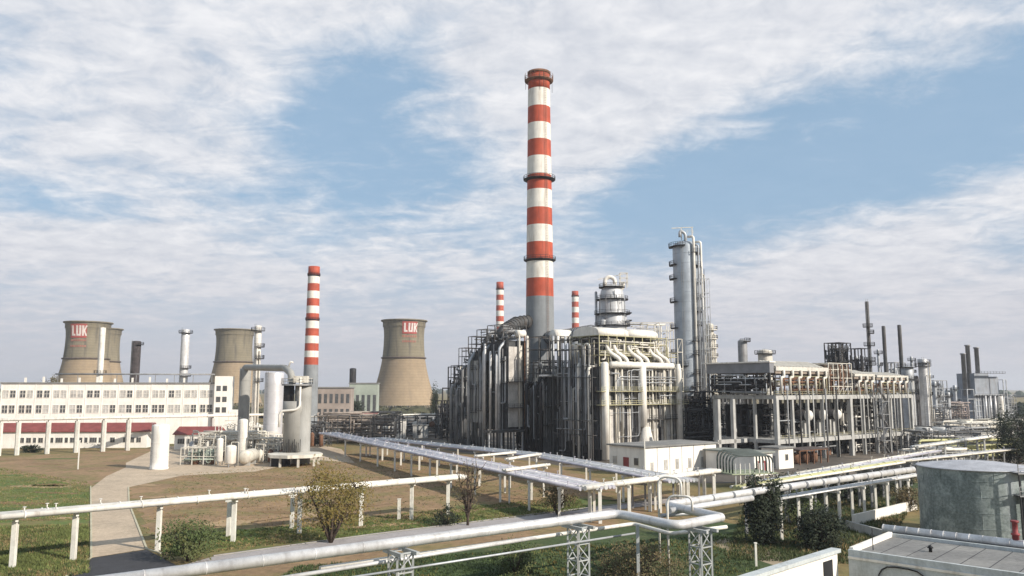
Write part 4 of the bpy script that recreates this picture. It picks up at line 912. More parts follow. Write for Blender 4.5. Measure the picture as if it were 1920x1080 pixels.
# tall column
tc_ = vessel('distillation_column', 'tallest smooth grey column right of the sunlit furnace, with dark balconies down its left side', 'column', 1291, 262, 452, 4.0, columnm,
       [(463, 150, 260), (497, 150, 215), (523, 150, 215), (566, 150, 215), (615, 150, 215), (662, 150, 215), (686, 150, 260), (476, -70, 60), (500, -60, 40), (532, -60, 40), (560, -60, 60), (585, -60, 40), (610, -60, 40), (640, -80, 40), (665, -80, 60), (700, -80, 40), (724, -90, 40), (750, -90, 60)], hd=.5, seg=40)
zz = lambda py: A(1291, py, 262).z
for x, y, top, r, m in ((2.0, -4.2, 447, .42, white), (3.6, -3.6, 462, .30, dullsil), (4.8, -2.2, 455, .40, white), (5.9, -1.0, 515, .26, cream)):
    MB().tube(fillet([(x-1.5, y+1.5, zz(top)), (x, y, zz(top)), (x, y, 2)], .9), r, 10).build('riser', m, tc_)
pipework(MB(), 1.5, 6.6, -4.9, -2.4, 3, zz(480), 22, .07, .16, random.Random(9), .85).build('attached_pipework', dullsil, tc_)
mb = MB(); frame(mb, [3.2, 6.6], [-4.8, -1.6], [zz(p) for p in range(760, 500, -26)], .16, 0, random.Random(2)); mb.build('attached_frame', dullsil, tc_)
mb = MB(); mb.tube(fillet([(.2, -.5, zz(455)), (.2, -.5, zz(438)), (-1.6, -.5, zz(433)), (-1.6, -.5, zz(445))], .9), .5, 10); mb.build('overhead_pipe', dullsil, tc_)
mb = MB(); mb.beam((-4.2, 0, zz(428)), (3.0, 0, zz(426)), .25); mb.beam((-1, 0, zz(450)), (-1, 0, zz(427)), .25); mb.beam((2.6, 0, zz(450)), (2.6, 0, zz(426)), .25); mb.rail([(-1, 0, zz(438)), (3, 0, zz(438))], 1.2); mb.build('davit', cream, tc_)
mb = MB(); frame(mb, [-5.5, 5.5], [-5.5, 5.5], [6, 12, 17], .35, 0); pipework(mb, -6.5, 7.5, -6.5, -4.2, 0, 20, 50, .12, .45, random.Random(8), .3); mb.build('base_frame', dsteel, tc_)
c2 = vessel('distillation_column', 'slim column crowded with cream platforms, just right of the tallest grey column', 'column', 1334, 272, 606, 1.3, cream,
       [(p, -170, 30) for p in range(618, 800, 17)], hd=.5, pipe=3, platm=cream, seed=12)
c3 = vessel('distillation_column', 'slender white column tight against the right of the tallest column', 'column', 1318, 268, 640, 1.3, white, [(p, -120, 20) for p in (660, 694, 726, 770)], hd=.4, pipe=1, platm=cream)
p = A(1262, 728, 250); root = thing('pipe_tower', 'dark tangle of pipes around the foot of the tallest column', 'structure', (p.x, 245, 0), GA)
rnd = random.Random(77)
frame(MB(), lin(0, 24, 6), lin(0, 8, 3), [4, 8.5, 13], .35, 0, rnd).build('frame', dsteel, root); pipework(MB(), -2, 26, -1, 9, 0, 14, 90, .12, .4, rnd, .35).build('pipework', midst, root)
p = A(1340, 728, 285); root = thing('pipe_tower', 'pipe bridge tower standing behind the concrete frame, left of its roof', 'structure', (p.x, 285, 0), GA)
frame(MB(), lin(0, 18, 5), lin(0, 8, 3), [6, 12, 18, 22], .35, 0, rnd).build('frame', midst, root); pipework(MB(), 0, 18, 0, 8, 0, 24, 70, .12, .4, rnd, .4).build('pipework', steel, root)

# ================================================================== CONCRETE FRAME STRUCTURE
FX, FY = (1450-960)/1500*222, 222.0
def big_frame():
    root = thing('concrete_structure', 'long two storey pale concrete frame open at the sides, carrying coolers on its top deck', 'structure', (FX, FY, 0), GA)
    L_, W, nb = 74.0, 21.0, 10; ys = [0, 7, 14, 21]
    for i in range(nb+1):
        for j, y in enumerate(ys):
            w = .75 if (i, j) != (0, 0) else 1.1
            if i == 5 and j == 0: w = 1.2
            MB().box(i*L_/nb-w/2, y-w/2, 0, i*L_/nb+w/2, y+w/2, 17.3).build('column', concrete, root)
    for z in (6.0, 18.0):
        MB().box(-.3, -.3, z-.35, L_+.3, W+.3, z).build('floor_slab', concrete, root)
        mb = MB()
        for y in ys: mb.box(-.6, y-.45, z-1.15, L_+.6, y+.45, z-.36)
        for i in range(nb+1): mb.box(i*L_/nb-.3, -.4, z-1.0, i*L_/nb+.3, W+.4, z-.37)
        mb.build('beams', concrete, root)
    # left wing of the frame (two lower storeys running back)
    mb = MB(); 
    for z in (6.0,): mb.box(-14, 9, z-1.1, -.8, 10, z)
    for x in (-13.5, -7): mb.box(x, 9, 0, x+1, 10, 17)
    mb.build('wing', concrete, root)
    mb = MB(); mb.rail([(-.2, -.2, 18), (L_, -.2, 18)], 1.1, 2.4, .08); mb.rail([(-.2, -.2, 18), (-.2, W, 18)], 1.1, 2.4, .08); mb.rail([(-.2, -.2, 6), (L_, -.2, 6)], 1.0, 2.4, .07); mb.build('railing', yellow, root)
big_frame()
def local_thing(name, label, cat, x, y, z, group=None):
    w = Vector((FX, FY, 0))+U*x+V*y; return thing(name, label, cat, (w.x, w.y, z), GA, group)
def frame_stuff():
    rnd = random.Random(61)
    for k, x in enumerate((17.8, 25.2, 32.6)):
        r_ = local_thing('horizontal_drum', ('white domed drum end in the concrete frame, left of three', 'white domed drum end in the concrete frame, middle of three', 'white domed drum end in the concrete frame, right of three, beside the thick pillar')[k], 'drum', x, 1.5, 6.0, 'white drums inside the concrete frame')
        MB().lathe([(.05, -1.0), (.8, -.85), (1.35, -.45), (1.6, .1), (1.62, .5)], (0, 0, 6.2), n=22, axis='y', cap=False).build('dome', whitevess, r_)
        MB().lathe([(1.6, .5), (1.6, 9), (.8, 9.8), (.05, 10)], (0, 0, 6.2), n=22, axis='y').build('shell', dsteel, r_)
        for y in (1, 7): MB().box(-.9, y, 0, .9, y+.6, 4.8).build('saddle', concrete, r_)
    # machinery inside both floors, coloured dark to stand for interior shade
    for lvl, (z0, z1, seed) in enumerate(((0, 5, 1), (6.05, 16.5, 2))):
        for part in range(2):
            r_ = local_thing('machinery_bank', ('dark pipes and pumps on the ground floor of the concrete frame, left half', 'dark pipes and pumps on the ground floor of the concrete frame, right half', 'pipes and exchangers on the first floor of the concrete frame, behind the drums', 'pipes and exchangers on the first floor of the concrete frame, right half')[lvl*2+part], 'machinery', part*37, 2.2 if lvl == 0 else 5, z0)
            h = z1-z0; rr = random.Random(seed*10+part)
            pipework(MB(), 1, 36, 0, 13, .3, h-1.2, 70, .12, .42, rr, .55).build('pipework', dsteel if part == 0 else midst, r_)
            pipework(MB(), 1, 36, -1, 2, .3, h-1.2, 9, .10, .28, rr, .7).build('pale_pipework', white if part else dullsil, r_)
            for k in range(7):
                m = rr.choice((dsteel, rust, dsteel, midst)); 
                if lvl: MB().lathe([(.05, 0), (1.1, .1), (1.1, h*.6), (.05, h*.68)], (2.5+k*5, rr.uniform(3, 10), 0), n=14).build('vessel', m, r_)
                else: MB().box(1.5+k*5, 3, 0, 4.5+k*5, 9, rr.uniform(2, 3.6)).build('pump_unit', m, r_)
            MB().box(.6, 12.4, 0, 36.4, 12.7, h-1.2).build('rear_shade_screen', dsteel, r_)  # added dark sheet makes the bay interior read as shade
    # vertical pipes at first floor, thin white
    r_ = local_thing('pipe_riser_row', 'thin dark vertical pipes climbing the front of the concrete frame', 'pipes', 0, -1.2, 0)
    for x in (3.6, 9.5, 16.0, 22.4, 28, 41, 45, 48.5, 52, 57, 61, 66, 70): MB().tube([(x, 0, .1), (x, 0, 18.5+rnd.uniform(0, 3))], rnd.uniform(.12, .26), 8).build('pipe', rnd.choice((midst, midst, steel, concrete)), r_)
    r_ = local_thing('platform_stair', 'steel lattice stair tower at the right half of the concrete frame front', 'stair', 49, -3.6, 0)
    mb = MB(); frame(mb, [0, 4.5], [0, 2], [4, 8, 12, 16, 20], .22)
    for k in range(5): mb.beam((0 if k % 2 else 4.5, 1, k*4), (4.5 if k % 2 else 0, 1, k*4+4), .9, .12)
    mb.build('frame', steel, r_)
    # cooler banks on deck
    def bank(x0, x1, label, h0=18.05, hh=6.2, tall=2.6, m=louv):
        r_ = local_thing('air_cooler_bank', label, 'air cooler', x0, 0, h0); L_ = x1-x0; n = max(3, int(L_/3.6))
        for k in range(n+1):
            for y in (.6, 10, 20): MB().beam((k*L_/n, y, 0), (k*L_/n, y, hh), .28).build('leg', rust if k % 2 else midst, r_)
        MB().box(-.4, .2, hh-.6, L_+.4, 20.4, hh).build('deck', mat('cooler_deck', (.25, .2, .16), .8, var=.2), r_)
        MB().box(0, 1.2, hh+.003, L_, 20, hh+tall*.45).build('fan_casing', m, r_)
        mb = MB(); k = 0
        nn = int(L_/1.5)
        for k in range(nn):
            x = .3+k*(L_-.6)/nn; i = len(mb.v); z = hh+tall*.45+.02
            mb.v += [(x, .6, z), (x+.85, .6, z), (x+.85, 6, z+tall*.55), (x, 6, z+tall*.55), (x, 6, z), (x+.85, 6, z)]
            for q in ((0, 1, 2, 3), (0, 3, 4), (1, 5, 2), (3, 2, 5, 4)): mb.quad(tuple(i+t for t in q))
        mb.build('louvres', m, r_)
        MB().box(-.3, .0, hh+.2, L_+.3, .5, hh+tall*.42).build('header_box', m, r_)
        for k in range(n):
            x = (k+.5)*L_/n; MB().tube(fillet([(x-.6, -.2, .4), (x-.6, -.2, hh*.75), (x+.7, -.3, hh*.75), (x+.7, -.3, hh+.4)], .7), .36, 10).build('inlet_pipe', cream if k % 3 else white, r_)
            MB().lathe([(.05, 0), (.8, .15), (.8, 6), (.05, 6.2)], (x, .8, hh*.52), n=14, axis='y').build('exchanger', cream if k % 2 else whitevess, r_)
        pipework(MB(), 0, L_, -.2, 3, .3, hh-.8, int(L_*1.3), .09, .28, rnd, .5).build('pipework', rust, r_)
        pipework(MB(), 0, L_, -.2, 1, .3, hh-.8, int(L_*.5), .09, .2, rnd, .5).build('yellow_pipework', yellow, r_)
        return r_
    bank(1, 26, 'cream louvred air coolers on the left part of the concrete frame top', hh=6.6, tall=3.2)
    bank(41, 52, 'short bank of cream air coolers right of the brown scaffold box on the frame', hh=5.4, tall=2.3)
    bank(54, 73, 'cream air coolers on the far right end of the concrete frame top', hh=5.2, tall=2.0)
    r_ = local_thing('scaffold_box', 'brown caged scaffold box between the two cooler banks on the frame top', 'scaffold', 27.2, 0, 18.05)
    frame(MB(), lin(0, 12.5, 6), lin(.5, 14, 4), [2.5, 5, 7.5, 9.4], .22, 0, rnd).build('frame', cream, r_); MB().box(.5, 2, 5.2, 12, 13, 9.0).build('mesh_screen', mat('mesh_brown', (.10, .075, .055), .9, var=.4, scale=1.5), r_); pipework(MB(), 0, 12, .3, 6, .3, 9, 50, .1, .3, rnd).build('pipework', rust, r_)
    r_ = local_thing('cooler_house', 'grey panelled cooler house with white eaves at the left corner of the frame top', 'structure', -1, 0.6, 18.05)
    MB().box(-.4, 0, 6.2, 1.6, 22, 9.0).build('side_panel', mat('panel_grey', (.20, .20, .21), .8, var=.12, scale=.4), r_); MB().box(-.8, -.3, 9.02, 2.0, 22.4, 9.4).build('eaves', white, r_)
    for y in lin(.4, 21.6, 6): MB().beam((.2, y, 0), (.2, y, 6.2), .35).build('leg', midst, r_)
    pipework(MB(), -.5, 2, 0, 22, .3, 6, 60, .1, .35, rnd, .5).build('pipework', dsteel, r_); pipework(MB(), -.9, -.4, 0, 22, .5, 6, 16, .08, .2, rnd, .5).build('pale_pipework', dullsil, r_)
frame_stuff()
# things above/behind the frame
vessel('process_column', 'dark leaning-topped stack behind the left end of the frame roof', 'stack', 1395, 300, 636, 1.7, steel, [(640, -90, 90)], hd=.6)
vessel('process_column', 'stubby white vessel with dark cap behind the frame roof', 'vessel', 1437, 300, 655, 2.6, cream, [(663, -180, 180)], hd=.35)
vessel('flare_stack', 'thin dark stack with a wide round platform low down, above the right of the frame', 'stack', 1634, 285, 565, .62, midst, [(676, -180, 180), (684, -180, 180), (648, -180, 0), (613, -180, -60), (625, -120, 0)], hd=.3, platm=dsteel, seg=14)
vessel('steel_stack', 'thin dark stack, left of the bare pair right of the flare stack', 'stack', 1663, 330, 611, .72, midst, (), hd=.3, seg=14, lad=False)
vessel('steel_stack', 'thin dark stack, right of the bare pair right of the flare stack', 'stack', 1693, 330, 609, .75, midst, (), hd=.3, seg=14, lad=False)
vessel('process_column', 'grey column with bulky platform at the right end of the concrete frame', 'column', 1702, 330, 686, 2.6, dullsil, [(688, -180, 180), (710, -180, 0), (735, -180, 0)], hd=.3, pipe=1)
vessel('process_column', 'shiny tapered column with a dark square cap, standing right of the frame', 'column', 1733, 330, 672, 1.8, silver, [(680, -180, 180), (686, -180, 180), (740, -60, 60)], hd=.3, pipe=2)
vessel('process_column', 'slim dark column wedged between two bright ones, right of the frame', 'column', 1718, 345, 705, 1.1, dsteel, [(715, -90, 90), (735, -90, 90), (750, -90, 90)], hd=.3)
for px, Y, yt, rr_, lab in ((1680, 350, 690, .8, 'thin grey column between the bare stacks, low'), (1712, 380, 668, .6, 'hair thin grey mast beside the shiny tapered column'), (1752, 400, 715, 1.0, 'short grey column right of the shiny tapered column'), (1776, 430, 735, 1.2, 'low stubby grey column midway to the three-stack furnace'), (1790, 440, 722, .9, 'thin grey column left against the three-stack furnace'), (1745, 420, 700, .5, 'very thin grey mast above the low exchanger rows'), (1650, 340, 655, .5, 'very thin mast between the flare stack and the bare stacks'), (1608, 320, 668, .8, 'thin column rising left of the flare stack'), (1370, 300, 690, .9, 'thin grey column between the slim column and the cooler house')):
    vessel('process_column', lab, 'column', px, Y, yt, rr_, dullsil, [(yt+8, -180, 0), (yt+30, -90, 90)], hd=.3, seg=14, lad=False)
p = A(1577, 728, 300); root = thing('lattice_tower', 'dark lattice scaffold tower behind the brown scaffold box', 'structure', (p.x, 300, 0), GA)
frame(MB(), lin(0, 8, 4), lin(0, 6, 3), [22, 26, 30, 34, 37], .3, 0, rnd).build('frame', dsteel, root); pipework(MB(), 0, 8, 0, 6, 24, 37, 60, .1, .35, rnd).build('pipework', midst, root)
for px_, Y_, w_, h_, lab_ in ((1680, 345, 9, 31, 'open grey lattice tower between the frame and the shiny tapered column'), (1752, 420, 14, 24, 'low grey lattice behind the shiny tapered column'), (1775, 480, 18, 20, 'broad pale lattice left of the three-stack furnace'), (1888, 500, 12, 16, 'small grey lattice at the far right edge')):
    p = A(px_, 728, Y_); root = thing('lattice_tower', lab_, 'structure', (p.x, Y_, 0), GA); frame(MB(), lin(0, w_, 4), lin(0, 6, 3), lin(4, h_, 6), .3, 0, rnd).build('frame', steel, root); pipework(MB(), 0, w_, 0, 6, 0, h_, 40, .12, .4, rnd, .6).build('pipework', dullsil, root)
p = A(1618, 728, 283); root = thing('lattice_tower', 'dark lattice around the foot of the flare stack', 'structure', (p.x, 283, 0), GA)
frame(MB(), lin(0, 5, 3), lin(0, 5, 3), [10, 16, 22, 27, 30, 34], .25, 0, rnd).build('frame', dsteel, root); pipework(MB(), 0, 5, 0, 5, 4, 32, 45, .1, .3, rnd, .7).build('pipework', midst, root)

# right furnace with three stacks
def trio():
    Y = 470; X = A(1852, 728, Y).x; root = thing('process_furnace', 'distant grey furnace with three thin stacks near the right edge', 'furnace', (X, Y, 0), R(20)); s = Y/1500; z = lambda py: A(1838, py, Y).z
    gf = mat('far_casing', (.26, .28, .31), .8, var=.15, scale=.2, streak=.4)
    MB().box(-34*s, 0, 0, 38*s, 16, z(740)).build('casing', gf, root); MB().box(-24*s, 2, z(740), 12*s, 14, z(700)).build('convection_box', gf, root)
    MB().box(14*s, 2, z(740), 36*s, 12, z(706)).build('side_box', gf, root)
    mb = MB(); ribs(mb, -34*s, 38*s, -.01, .5, z(740), 12, 6, .4); mb.build('stiffeners', dullsil, root)
    for px, py in ((1806, 662), (1818, 646), (1839, 650)):
        x = (px-1838)*s+(px-1838)*.05*s; MB().lathe([(1.25, z(742)), (1.2, z(py)-.8), (1.6, z(py)-.8), (1.6, z(py))], (x, 6, 0), n=14).build('stack', steel, root)
    for zz_ in (z(742), z(700)): platform_run(-36*s, 40*s, 0, zz_, 2.0, dsteel, root)
    mb = MB(); frame(mb, [-52*s, -36*s], [0, 8], [z(770), z(748), z(730)], .4); mb.build('side_frame', dullsil, root); mb = MB(); frame(mb, [40*s, 48*s], [0, 8], [z(760), z(735), z(712)], .4); mb.build('side_frame', dullsil, root)
    mb = MB()
    for x in (-14, -2, 10, 28): mb.lathe([(.6, 0), (.6, z(742))], (x*s, -1.6, 0), n=10)
    mb.build('risers', silver, root)
trio()
vessel('process_column', 'thin white column at the right side of the three-stack furnace', 'column', 1861, 480, 716, 1.4, white, [(722, -90, 90)], hd=.3)
vessel('process_column', 'shorter thin white column right of the three-stack furnace', 'column', 1874, 470, 743, 1.5, white, (), hd=.3)
def mid_right():
    rnd = random.Random(91)
    spec = [(1742, 380, 14, 12, 11, 'brown and white exchanger rows behind the shiny tapered column', steel), (1768, 430, 20, 12, 12, 'low exchanger rows left of the three-stack furnace', mat('pinkish_pipe', (.38, .31, .28), .7, var=.3, scale=.5)),
            (1722, 255, 34, 16, 6.5, 'low pipe racks on the ground right of the concrete frame', steel), (1800, 300, 34, 14, 7, 'tangled pipes and white frames before the three-stack furnace', cream), (1770, 225, 30, 12, 4.5, 'low greenish pipe manifold behind the storage tank', ygreen), (1735, 200, 18, 10, 4.2, 'low white pipe manifold left behind the storage tank', white)]
    for px, Y, w, d, h, lab, m in spec:
        p = A(px, 728, Y); root = thing('pipe_manifold', lab, 'pipework', (p.x, Y, 0), GA*.5)
        frame(MB(), lin(0, w, 6), lin(0, d, 3), [h*.5, h], .25).build('frame', concrete if m is cream or m is white else midst, root)
        pipework(MB(), 0, w, 0, d, .3, h+1, 70, .12, .38, rnd, .25).build('pipework', m, root); pipework(MB(), 0, w, 0, d, .3, h, 20, .12, .3, rnd, .3).build('pale_pipework', white, root)
    for k, px in enumerate((1738, 1768)):
        p = A(px, 728, 262); root = thing('horizontal_drum', ('white rounded drum on the low racks, left of two', 'white rounded drum on the low racks, right of two')[k], 'drum', (p.x, 262, 0), GA)
        MB().lathe([(.05, -.9), (.9, -.7), (1.5, 0), (1.55, .5), (1.55, 4), (.8, 4.7), (.05, 4.8)], (0, 0, 6.0), n=24, axis='y').build('shell', whitevess, root)
        for y in (.6, 3.2): MB().box(-1.0, y, 0, 1.0, y+.6, 4.6).build('saddle', concrete, root)
    for k, (px, py, h) in enumerate(((1847, 868, 9), (1815, 858, 8))): pass
mid_right()

# ================================================================== SHEDS
def shed(label, px, py, zt, L_, W, windows_u, windows_v, door=None, th=GA, roofm=roofgrey, name='shed', panels=0):
    p = G(px, py); root = thing(name, label, 'shed', (p.x, p.y, 0), th)
    MB().box(0, 0, 0, L_, W, zt).build('wall', wall_w, root); MB().box(-.5, -.5, zt, L_+.5, W+.5, zt+.35).build('roof', roofm, root)
    for x, w, z, h, m in windows_u:
        f = bx(x, -.10, z, x+w, .02, z+h).build('window', cream, root); bx(x+.1, -.14, z+.1, x+w-.1, -.09, z+h-.1).build('pane', m, f)
    for y, w, z, h, m, nm in windows_v:
        f = bx(-.10, y, z, .02, y+w, z+h).build(nm, cream if nm == 'window' else m, root)
        if nm == 'window': bx(-.14, y+.1, z+.1, -.09, y+w-.1, z+h-.1).build('pane', m, f)
    if panels:
        mb = MB()
        for k in range(1, panels): mb.box(L_*k/panels-.05, -.05, 0, L_*k/panels+.05, 0, zt)
        mb.build('panel_joints', steel, root)
    return root
shed('long white shed with a red door and grey flat roof below the sunlit furnace', 1209, 893, 6.4, 25.5, 11.5,
     [(2.0, .9, .8, 2.2, glassd), (6.5, 1.2, 1.0, 2.4, glassd), (10.5, 1.1, 1.0, 2.4, glassd), (15.0, 1.1, 1.0, 2.4, glassd), (19.5, 1.0, 1.0, 2.4, glassd)],
     [(1.8, 1.5, 2.2, 1.8, glass, 'window'), (5.0, 1.8, 0.1, 3.8, door_red, 'door'), (9.0, 1.3, 2.2, 1.8, glassd, 'window')], panels=6)
shed('low grey green roofed hut partly behind the arched pipe loops', 1415, 893, 5.0, 7, 14, [(1.2, 1.0, .8, 2.6, door_red), (3.2, 1.0, .8, 2.6, door_red)], [], roofm=mat('roof_greengrey', (.24, .25, .22), .9, var=.15))
shed('tiny white hut with one small dark window at the foot of the concrete frame', 1461, 880, 5.0, 6.2, 5, [(2.6, 1.3, 2.0, 1.6, glass)], [(1, 1.4, .2, 3.0, steel, 'door')])
p = G(1500, 872); root = thing('pump_shelter', 'low rusty red framed shelter at the foot of the concrete frame', 'shelter', (p.x, p.y, 0), GA)
frame(MB(), lin(0, 13, 5), [0, 5], [3.6], .3).build('frame', rust, root); MB().box(-.3, -.3, 3.8, 13.3, 5.3, 4.0).build('roof', mat('shelter_roof', (.09, .07, .065), .85), root)
for k in range(3): MB().lathe([(.05, 0), (1.2, .1), (1.2, 2.6), (.05, 2.8)], (2+k*4, 2.5, .1), n=14).build('tank', rust, root)

# ================================================================== STORAGE TANK
def tank():
    Y = 112; X = (1811-960)/1500*Y; root = thing('storage_tank', 'large round storage tank of mottled grey green sheet at the right edge', 'tank', (X, Y, 0)); r = 7.15; h = 9.4
    mb = MB(); mb.lathe([(r, 0), (r, 2), (r, 4), (r, 6), (r, 8), (r, h)], n=72, cap=False)
    for k in range(1, 5): mb.lathe([(r, k*2-.03), (r+.035, k*2-.02), (r+.035, k*2+.02), (r, k*2+.03)], n=72, cap=False)
    for k in range(5):
        for q in range(14): t = 2*math.pi*(q+.5*(k % 2))/14; mb.beam(((r+.01)*math.cos(t), (r+.01)*math.sin(t), k*1.88+.05), ((r+.01)*math.cos(t), (r+.01)*math.sin(t), k*1.88+1.85), .05)
    mb.build('shell', tankm, root)
    MB().lathe([(r+.18, h-.1), (r+.18, h+.02), (r+.02, h+.05), (r*.5, h+.55), (.05, h+.8)], n=72).build('roof', tankroof, root)
    mb = MB()
    # stair platform right
    t0, t1 = R(-86), R(-35)
    for z in (h-.1, h-2.9):
        mb = MB(); n = 6
        for q in range(n):
            a, b = t0+(t1-t0)*q/n, t0+(t1-t0)*(q+1)/n; i = len(mb.v)
            for t in (a, b):
                for rr in (r+.2, r+1.4):
                    for dz in (0, -.15): mb.v.append((rr*math.cos(t), rr*math.sin(t), z+dz))
            for w in ((0, 4, 6, 2), (1, 3, 7, 5), (2, 6, 7, 3), (0, 1, 5, 4)): mb.quad(tuple(i+w_ for w_ in w))
            mb.rail([((r+1.4)*math.cos(a), (r+1.4)*math.sin(a), z), ((r+1.4)*math.cos(b), (r+1.4)*math.sin(b), z)], 1.1, 9, .08)
        mb.build('walkway', steel, root)
    mb = MB()
    for k, dg in enumerate((-85, -77, -68, -58, -46, -36)): t = R(dg); mb.beam(((r+1.3)*math.cos(t), (r+1.3)*math.sin(t), 0), ((r+1.3)*math.cos(t), (r+1.3)*math.sin(t), h-.2), .16); 
    mb.build('walkway_legs', dsteel, root)
    for k, dg in enumerate((-80, -72, -62, -50)): t = R(dg); MB().tube(fillet([((r+.6)*math.cos(t), (r+.6)*math.sin(t), .3), ((r+.6)*math.cos(t), (r+.6)*math.sin(t), h-3.2)], .3), .22, 8).build('riser_pipe', dsteel, root)
tank()
# tank bund and walls
w0 = [G(1600, 985), G(1718, 955)]; 
root = thing('bund_wall', 'low white wall running up to the left side of the storage tank', 'wall', (w0[0].x, w0[0].y, 0)); MB().beam(w0[0]+Vector((0, 0, .75)), w0[1]+Vector((0, 0, .75)), .35, 1.5).build('wall', wall_w, root, w0[0])
w1 = [G(1588, 992), G(1690, 1020)]
root = thing('bund_wall', 'grey low wall from the white one towards the flat roof', 'wall', (w1[0].x, w1[0].y, 0)); MB().beam(w1[0]+Vector((0, 0, .6)), w1[1]+Vector((0, 0, .6)), .35, 1.2).build('wall', concrete, root, w1[0])

# ================================================================== NEAR BUILDINGS (bottom right)
def near_roof():
    zt = 6.0; c = G(1590, 1030, zt); d1 = (G(1668, 999, zt)-c); Wd = d1.length; ua = math.atan2(d1.y, d1.x)
    d2 = (G(1920, 1076, zt)-c); va = math.atan2(d2.y, d2.x)
    # local frame: x along far edge, y towards the camera-right
    root = thing('flat_roofed_building', 'flat grey roofed building with pale parapets in the bottom right corner', 'building', (c.x, c.y, 0))
    e1 = d1.normalized(); e2 = d2.normalized(); Ln = 30.0
    def P(a, b, z): v = e1*a+e2*b; return (v.x, v.y, z)
    def slab(a0, a1, b0, b1, z0, z1, nm, m, par=root):
        mb = MB(); i = 0; mb.v = [P(a0, b0, z0), P(a1, b0, z0), P(a1, b1, z0), P(a0, b1, z0), P(a0, b0, z1), P(a1, b0, z1), P(a1, b1, z1), P(a0, b1, z1)]
        fl = ((0, 3, 2, 1), (4, 5, 6, 7), (0, 1, 5, 4), (1, 2, 6, 5), (2, 3, 7, 6), (3, 0, 4, 7))
        for q in fl: mb.quad(tuple(reversed(q)))
        return mb.build(nm, m, par)
    pw = mat('parapet_wall', (.46, .485, .48), .85, var=.14, scale=.5, streak=.65, scol=(.26, .27, .25), fine=.2)
    slab(.0, Wd, 0, Ln, 0, zt-.5, 'wall', pw)
    slab(.35, Wd-.3, .35, Ln-.3, zt-.498, zt-.3, 'roof', roofgrey)
    slab(0, .34, 0, Ln, zt-.498, zt, 'parapet', pw); slab(Wd-.29, Wd, 0, Ln, zt-.498, zt, 'parapet', pw); slab(.345, Wd-.295, 0, .34, zt-.498, zt+.15, 'parapet', wall_w)
    for q_ in range(1, 14): slab(1.2, Wd-.35, q_*2.1, q_*2.1+.06, zt-.299, zt-.285, 'felt_seam', asphalt)
    slab(.8, 1.0, .4, Ln-.5, zt-.298, zt-.14, 'gutter_strip', silver)
    slab(-.12, .0, 0, Ln, zt-.75, zt-.55, 'moulding', white)
    for a, b in ((Wd*.5, 5.2),):
        q = e1*a+e2*b; MB().lathe([(.14, zt-.3), (.14, zt), (.28, zt+.05), (.05, zt+.3)], (q.x, q.y, 0), n=10).build('roof_vent', dsteel, root)
    q = e1*(Wd*.25)+e2*1.2; MB().beam((q.x, q.y, zt-.3), (q.x, q.y, zt+1.6), .06).build('mast', dsteel, root)
    q = e1*-.15+e2*2.5; MB().tube(fillet([(q.x, q.y, 2), (q.x, q.y, zt-.9), (q.x+e2.x*4, q.y+e2.y*4, zt-.9), (q.x+e2.x*4, q.y+e2.y*4, 1)], 1.5), .06, 8).build('conduit', dsteel, root)
    # big pipe along the right edge
    o = c+e1*(Wd+1.3); o2 = Vector((o.x, o.y, 0)); r2 = thing('lagged_pipe', 'fat silver pipe along the far edge of the near flat roof, with red valve', 'pipe', o2)
    a = o-e2*1.0; b_ = o+e2*34; a.z = b_.z = zt+.1
    mb = MB().tube([a, b_], .45, 20); k = 0
    while k < 34: q = a+e2*k; mb.tube([q, q+e2*.08], .47, 20); k += 1.1
    mb.build('pipe', silver, r2, o2)
    q = o+e2*10.5; MB().lathe([(.28, zt+.5), (.28, zt+.9), (.36, zt+.92), (.36, zt+1.05), (.22, zt+1.1), (.22, zt+2.0), (.32, zt+2.02), (.32, zt+2.2)], (q.x, q.y, 0), n=14).build('valve', mat('valve_red', (.22, .04, .04), .6), r2, o2)
    a2 = o+e1*-.75; b2 = a2+e2*34; a2.z = b2.z = zt-.2; MB().tube([a2, b2], .22, 12).build('small_pipe', midst, r2, o2)
    for k in range(6): q = o+e2*(1+k*6); MB().beam((q.x, q.y, 0), (q.x, q.y, zt-.42), .3).build('post', steel, r2, o2)
    # white wing to the left
    d3 = G(1420, 1084, zt)-c; e3 = d3.normalized(); r3 = thing('whitewashed_wing', 'bright white wall with a dark broken opening, left of the near flat roof', 'building', (c.x, c.y, 0)); n3 = Vector((-e3.y, e3.x, 0))
    def Q(a, b, z): v = e3*a+n3*b; return (v.x, v.y, z)
    def sl(a0, a1, b0, b1, z0, z1, nm, m, lab=None):
        mb = MB(); mb.v = [Q(a0, b0, z0), Q(a1, b0, z0), Q(a1, b1, z0), Q(a0, b1, z0), Q(a0, b0, z1), Q(a1, b0, z1), Q(a1, b1, z1), Q(a0, b1, z1)]
        for q in ((0, 3, 2, 1), (4, 5, 6, 7), (0, 1, 5, 4), (1, 2, 6, 5), (2, 3, 7, 6), (3, 0, 4, 7)): mb.quad(q)
        return mb.build(nm, m, r3)
    sl(.4, 24, -1.2, -.8, 0, zt-.3, 'wall', wall_w); sl(.3, 24.2, -1.35, -.5, zt-.29, zt+.02, 'coping', pw)
    sl(1.5, 3.2, -.85, -.74, zt-2.6, zt-.75, 'opening', dsteel)
    return c
near_roof()

